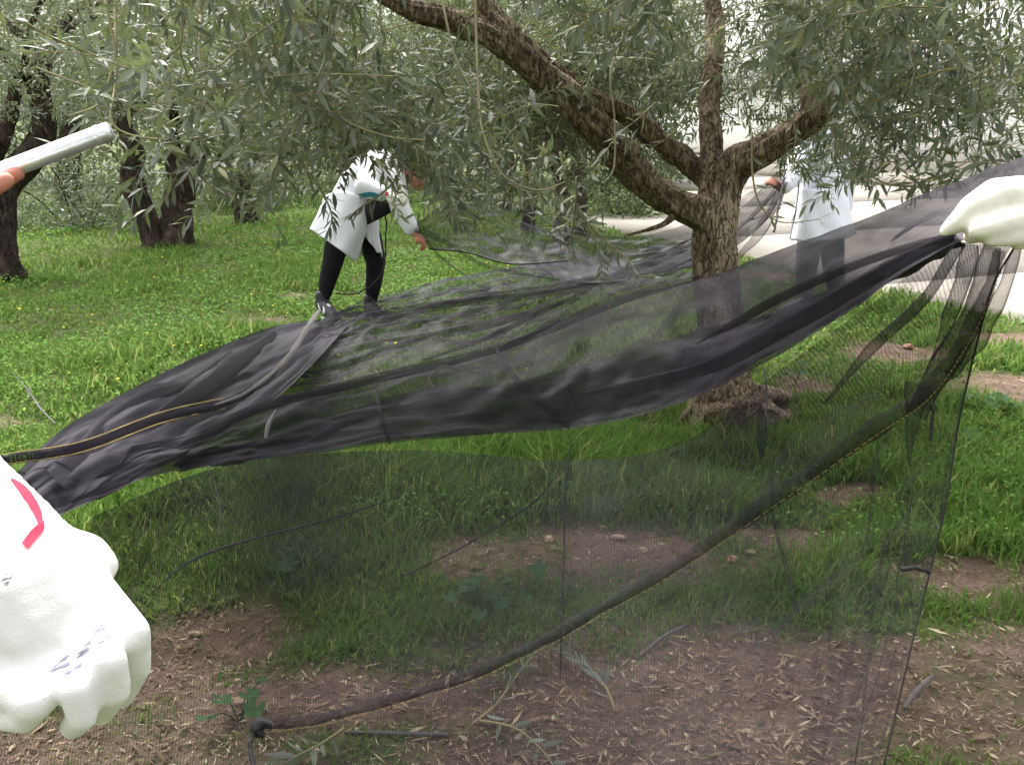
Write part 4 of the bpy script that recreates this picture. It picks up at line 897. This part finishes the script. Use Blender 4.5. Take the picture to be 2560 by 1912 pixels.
def far_net():
    r = thing('harvest_net', 'thinner black net lifted between the bent person and the standing person behind the trunk', 'net', pz(1400, 650))
    T = [(1035, 565, 6.9), (1120, 505, 7.2), (1240, 497, 7.5), (1340, 520, 7.6), (1450, 572, 7.6), (1600, 590, 7.6), (1760, 545, 7.55), (1880, 475, 7.45), (1965, 425, 7.38)]
    Mi = [(1055, 600, 6.95), (1140, 570, 7.1), (1250, 575, 7.3), (1350, 600, 7.4), (1460, 630, 7.4), (1600, 640, 7.4), (1760, 600, 7.4), (1880, 530, 7.4), (1960, 480, 7.38)]
    B = [(1072, 622, 7.0), (1170, 632, 7.0), (1270, 655, 7.0), (1380, 690, 6.9), (1480, 705, 6.9), (1620, 690, 7.0), (1770, 650, 7.1), (1880, 580, 7.25), (1955, 520, 7.36)]
    link('net_sheet', patch([T, Mi, B], 130, 44, wrk(.09, 9, 4, 90), name='net_sheet'), M['net'], r)
    for p, w_ in (([(1965, 430, 7.35), (1850, 545, 7.35), (1700, 640, 7.1), (1500, 700, 6.85)], [26, 44, 46, 10]), ([(1960, 450, 7.34), (1880, 560, 7.3), (1760, 640, 7.1), (1640, 690, 6.95)], [24, 36, 30, 8]),
                  ([(1958, 470, 7.33), (1900, 580, 7.25), (1840, 650, 7.1)], [20, 26, 8]), ([(1040, 570, 6.88), (1120, 610, 6.9), (1220, 665, 6.9), (1400, 700, 6.8)], [18, 12, 10, 6]), ([(1045, 575, 6.86), (1100, 640, 6.85), (1230, 740, 6.6)], [12, 6, 3])):
        fold(r, p, w_, M['net_pleat'])
    line(r, [(1072, 622, 6.98), (1170, 632, 6.98), (1280, 660, 6.98), (1430, 650, 6.98)], 2.2, M['cord'], 'edge_cord')
    line(r, [(962, 520, 7.0), (965, 580, 7.0), (955, 680, 7.0), (900, 730, 6.9), (840, 735, 6.85)], 2, M['cord'], 'tie_cord', 40, .003)
    line(r, [(1962, 430, 7.33), (1950, 500, 7.28), (1935, 580, 7.2)], 3, M['webbing'], 'edge_webbing', 30, .003)
far_net()

# ------------------------------------------------------------------ grass, litter, small plants
def wedge(n, r0, r1, half, gamma=1.0):
    r = r0 * (r1 / r0) ** rng.random(n); a = rng.uniform(-half, half, n); a = np.where(rng.random(n) < .22, rng.uniform(-R(64), R(64), n), a); return r * np.sin(a), r * np.cos(a), r
def grass():
    n = 400000; x, y, r = wedge(n, 1.25, 19, R(36))
    s = soil_mask(x, y); k = (rng.random(n) > s * 1.02) & (paved(x, y) < -.05) & ((rng.random(n) < .45) | (fbm(x * 4, y * 4, 77, 3) > .47)); k |= (rng.random(n) < .035) & (paved(x, y) < -.05)
    x, y, r, s = x[k], y[k], r[k], s[k]; n = len(x)
    tuft = fbm(x * 1.7, y * 1.7, 80, 3); tall = np.clip((tuft - .30) * 2.6, .2, 1.7) * (.6 + .8 * fbm(x * 6, y * 6, 83, 2))
    h = (.028 + .085 * tall) * rng.uniform(.35, 1.35, n) * (1 - .55 * s) * np.where(r > 7, .8, 1.0)
    fr = np.clip((r - 2.2) / 1.6, 0, 1); h = h * (.55 + .45 * fr); h = np.where(rng.random(n) < .42 * (1 - fr), h * .25, h)
    # long soft clump round the foot of the main trunk
    near = np.exp(-(((x - .55) / 1.1) ** 2 + ((y - 3.75) / .5) ** 2)); h = h * (1 + .55 * near)
    wd = np.clip(.0030 * r * .55, .0034, .014) * rng.uniform(.6, 1.6, n) + .0012
    a = rng.uniform(0, 6.28, n); ln = rng.uniform(.15, 1.35, n) * h
    ld = np.stack([np.cos(a), np.sin(a), 0 * a], 1); b2 = a + 1.57 + rng.normal(0, .5, n); sd_ = np.stack([np.cos(b2), np.sin(b2), 0 * a], 1) * (wd / 2)[:, None]
    P = np.stack([x, y, hgt(x, y) - .004], 1); up = np.array([0, 0, 1.])
    m = P + ld * (ln * .35)[:, None] + up * (h * .62)[:, None]; t = P + ld * ln[:, None] + up * h[:, None]
    V = np.stack([P - sd_, P + sd_, m + sd_ * .75, m - sd_ * .75, t], 1).reshape(-1, 3); q = np.arange(n)[:, None] * 5
    o = link('grass', np_mesh('grass', V, [q + np.array([0, 1, 2, 3]), q + np.array([3, 2, 4])]), M['grass']); tag(o, 'bright green uneven grass covering the floor of the grove', 'grass', kind='stuff')
grass()
def clover():
    n = 95000; x, y, r = wedge(n, 3.2, 19, R(36)); f = fbm(x * .9, y * .9, 90, 3)
    k = (rng.random(n) < np.clip((f - .36) * 4, 0, 1) * np.where(x < -.3, 1.0, .35)) & (paved(x, y) < -.1) & (soil_mask(x, y) < .3); x, y, r = x[k], y[k], r[k]; n = len(x)
    P = np.stack([x, y, hgt(x, y) + rng.uniform(.02, .11, n)], 1); a = rng.uniform(0, 6.28, n); D = np.stack([np.cos(a), np.sin(a), rng.normal(.1, .25, n)], 1)
    Ls = np.clip(.006 * r * .55, .016, .045) * rng.uniform(.7, 1.3, n)
    V, F = leaf_geo(P, D, rnd(n) * .35 + np.array([0, 0, 1.]), Ls, Ls * .85)
    o = link('clover', np_mesh('clover', V, F), M['clover']); tag(o, 'low bright leafy ground cover spread over the lawn at left', 'ground cover', kind='stuff')
    n = 420; x, y, r = wedge(n, 5, 18, R(34)); k = (x < .8) & (fbm(x * .8, y * .8, 95, 2) > .42); x, y = x[k], y[k]; n = len(x)
    P = np.stack([x, y, hgt(x, y) + rng.uniform(.10, .20, n)], 1); V = []; F = []; bv, bf = ico(1)
    for i, p in enumerate(P): V.append(bv * np.array([1, 1, .6]) * random.uniform(.006, .012) + p); F.append(bf + i * len(bv))
    o = link('flowers', np_mesh('flowers', np.concatenate(V), [np.concatenate(F)]), M['flower']); tag(o, 'scattered tiny yellow flowers in the grass', 'flowers', kind='stuff')
clover()
def litter():
    n = 95000; x, y, r = wedge(n, 1.3, 8, R(36)); s = soil_mask(x, y); k = (rng.random(n) < s * .9 + .03) & (paved(x, y) < -.05); x, y, r = x[k], y[k], r[k]; n = len(x)
    P = np.stack([x, y, hgt(x, y) + rng.uniform(.002, .014, n)], 1); a = rng.uniform(0, 6.28, n); D = np.stack([np.cos(a), np.sin(a), rng.normal(0, .16, n)], 1)
    Ls = rng.uniform(.008, .036, n) * np.where(rng.random(n) < .10, 2.0, 1); asp = rng.choice([.05, .08, .16, .32], n, p=[.45, .3, .18, .07])
    V, F = leaf_geo(P, D, rnd(n) * .5 + np.array([0, 0, 1.]), Ls, Ls * asp + .001, False, .05)
    o = link('leaf_litter', np_mesh('leaf_litter', V, F), M['straw']); tag(o, 'dry brown leaves, straw and chips scattered over the bare soil', 'litter', kind='stuff')
    n = 380; x, y, r = wedge(n, 1.4, 6, R(34)); k = soil_mask(x, y) > .4; x, y = x[k], y[k]; V = []; F = []; bv, bf = ico(1)
    for i in range(len(x)):
        sc = np.array([random.uniform(.6, 1.3), random.uniform(.6, 1.2), .6]) * random.uniform(.003, .009)
        V.append((bv + rng.normal(0, .12, bv.shape)) * sc + (x[i], y[i], hgt(x[i:i + 1], y[i:i + 1])[0] + .003)); F.append(bf + i * len(bv))
    o = link('gravel', np_mesh('gravel', np.concatenate(V), [np.concatenate(F)]), M['stone']); tag(o, 'small pale pebbles and crumbs on the bare soil', 'gravel', kind='stuff')
litter()
def stone(px, py, s, label, mat='stone'):
    bv, bf = ico(3); p = pz(px, py, s * .4); p[2] = hgt(p[:1], p[1:2])[0] + s * .35
    n = 1 + .75 * (fbm(bv[:, 0] * 1.6 + px, bv[:, 1] * 1.6 + bv[:, 2] * 1.3, int(px), 3) - .5)[:, None] * 2
    o = link('stone', np_mesh('stone', bv * n * s * .8 * np.array([1.1, .8, .6]), [bf], smooth=True), M[mat]); o.location = p; tag(o, label, 'stone', 'stones on the bare soil')
stone(490, 1577, .020, 'tan oval stone on the soil just right of the large white glove')
stone(1172, 1122, .034, 'pinkish broken stone in the grass right below the sagging net', 'stone_pink')
stone(1200, 1110, .022, 'smaller pinkish chip beside the broken stone below the net', 'stone_pink')
stone(1832, 1393, .024, 'orange round stone on the bare patch right of the diagonal hem', 'stone_pink')
stone(1545, 1338, .026, 'pale stone at the top of the bare patch above the diagonal hem')
stone(1375, 1353, .022, 'pale flat stone at the left of the bare patch by the vertical fold')
stone(1610, 1372, .020, 'small pale stone right of centre on the bare patch')
stone(1880, 1372, .022, 'flat brown stone lying right of the orange round stone')
stone(2270, 868, .04, 'pale rubble stone on the soil strip beside the yard', 'stone_pink')
stone(1830, 985, .05, 'pale stone lodged against the foot of the main trunk')

def mallow(px, py, leaves, label, s=.045):
    b = pz(px, py, 0); t = thing('mallow_plant', label, 'plant', b, 'broad leaved weeds in the grass')
    n = 14; th = np.linspace(-2.75, 2.75, n)
    rim = 1 + .12 * np.cos(th * 5); V = np.concatenate([[[0, 0, 0]], np.stack([np.sin(th) * rim, np.cos(th) * rim, .16 * np.cos(th * 5) + .12], 1)])
    F = np.stack([np.zeros(n - 1, int), np.arange(2, n + 1), np.arange(1, n)], 1); lm = np_mesh('leaf', V, [F], smooth=True); lm.materials.append(M['mallow'])
    for k in range(leaves):
        a = k * 2.4 + random.random(); rr = .03 + .022 * k * random.uniform(.6, 1.1); top = b + np.array([math.cos(a) * rr, math.sin(a) * rr * .8, random.uniform(.05, .11)])
        st = link('stalk', tube_mesh('stalk', [b + (0, 0, -.01), (b + top) / 2 + (0, 0, .02), top], [.002, .0018, .0015], 8, 5), M['mallow'], t)
        o = bpy.data.objects.new('leaf', lm); COL.objects.link(o); o.parent = t; o.location = [float(v) for v in top - b]; o.scale = [s * .8 * random.uniform(.6, 1.15)] * 3; o.rotation_euler = (random.uniform(-.5, .2), random.uniform(-.35, .35), random.uniform(0, 6.28))
mallow(1215, 1545, 8, 'round leaved mallow plant on the soil left of the diagonal hem')
mallow(1310, 1500, 4, 'small mallow plant just above the largest mallow, near the bare patch', .035)
mallow(735, 1400, 3, 'mallow plant in the grass right of the glove, upper of two', .042)
mallow(705, 1470, 3, 'mallow plant in the grass right of the glove, lower of two', .042)
mallow(600, 1800, 5, 'dark mallow plant on the soil by the knotted corner of the net', .04)
mallow(2480, 1050, 9, 'broad leaved bright weed in the grass at the right edge', .07)
mallow(2400, 1120, 6, 'smaller broad leaved weed left of the right edge weed', .055)
mallow(1990, 955, 5, 'pale weed in the grass to the right of the main trunk foot', .05)

from mathutils import Matrix
def sprig(pts, label, per=9, size=.06, group='cut olive sprigs under the net', z0=.03, px_depth=False):
    P = [pt(*p) if px_depth else pz(*p) for p in pts]; C = catmull(P, 20)
    t = thing('olive_sprig', label, 'sprig', C[0], group); link('stem', tube_mesh('stem', C, np.linspace(.004, .0015, len(P)), 20, 6), M['twig'], t)
    lm = np_mesh('leaf', *leaf_geo(np.zeros((1, 3)), np.array([[0, 1., 0]]), np.array([[0, 0, 1.]]), np.array([1.]), np.array([.22]), True, .18), smooth=True); lm.materials.append(M['olive'])
    B, D, Nn, Ls = dress(C[None], per, size, .2)
    for b_, d_, n_, l_ in zip(B, D, Nn, Ls):
        d_[2] = abs(d_[2]) * .4; d_ = nrm(d_); n_ = nrm(n_ - d_ * n_.dot(d_)); x_ = np.cross(d_, n_)
        if random.random() < .4: n_, x_ = -n_, -x_
        o = bpy.data.objects.new('leaf', lm); COL.objects.link(o); o.parent = t; o.matrix_parent_inverse = t.matrix_world.inverted()
        o.matrix_world = Matrix([[*v, p] for v, p in zip(np.stack([x_, d_, n_], 1) * l_, b_)] + [[0, 0, 0, 1]])
sprig([(1540, 1780, .02), (1510, 1710, .05), (1450, 1650, .06), (1400, 1630, .05)], 'cut olive sprig with curling grey leaves on the litter below the diagonal hem', 9)
sprig([(1180, 1810, .02), (1240, 1760, .05), (1290, 1690, .07), (1330, 1640, .05)], 'cut olive sprig lying upright between the hem and the curling sprig', 9)
sprig([(1200, 1800, .03), (1290, 1820, .05), (1360, 1880, .04), (1400, 1940, .03)], 'cut olive sprig pointing down to the lower edge near the centre', 9)
sprig([(860, 1820, .04), (800, 1860, .05), (740, 1890, .04), (660, 1940, .03)], 'cut olive sprig with pale long leaves at the lower edge right of the net corner', 8, .075)
def stick(pts, rad, label, z=True, mat='webbing'):
    P = [pz(*p) if z else pt(*p) for p in pts]; o = link('stick', tube_mesh('stick', P, rad, 24, 7, .25, int(pts[0][0])), M[mat]); tag(o, label, 'stick', 'fallen sticks and twigs')
stick([(1120, 1835, .02), (980, 1832, .025), (860, 1828, .02)], [.005, .0055, .004], 'long pale stick lying flat by the net corner at the bottom')
stick([(1720, 1560, .02), (1660, 1590, .03), (1600, 1640, .02)], [.003, .006, .004], 'forked grey stick on the litter right of the hem')
stick([(2330, 1690, .03), (2290, 1730, .035), (2260, 1770, .02)], [.006, .008, .005], 'pale broken stick on the dry soil outside the right net edge')
stick([(30, 930, .1), (70, 975, .06), (100, 1020, .05), (140, 1060, .05)], [.002, .004, .005, .003], 'thin dead twig in the lawn at the far left')
stick([(80, 960, .1), (72, 985, .07), (70, 1000, .06)], [.002, .003, .003], 'short side twig beside the dead twig in the left lawn')
stick([(1085, 968, 2.78), (1072, 945, 2.8), (1110, 915, 2.82), (1150, 925, 2.84), (1200, 932, 2.85)], [.002, .003, .003, .002, .002], 'pale crooked twig caught on the sagging net', False)
stick([(690, 1025, 2.05), (672, 1060, 2.02), (664, 1098, 2.0)], [.002, .005, .004], 'brown dry stalk hanging on the net left of centre', False)
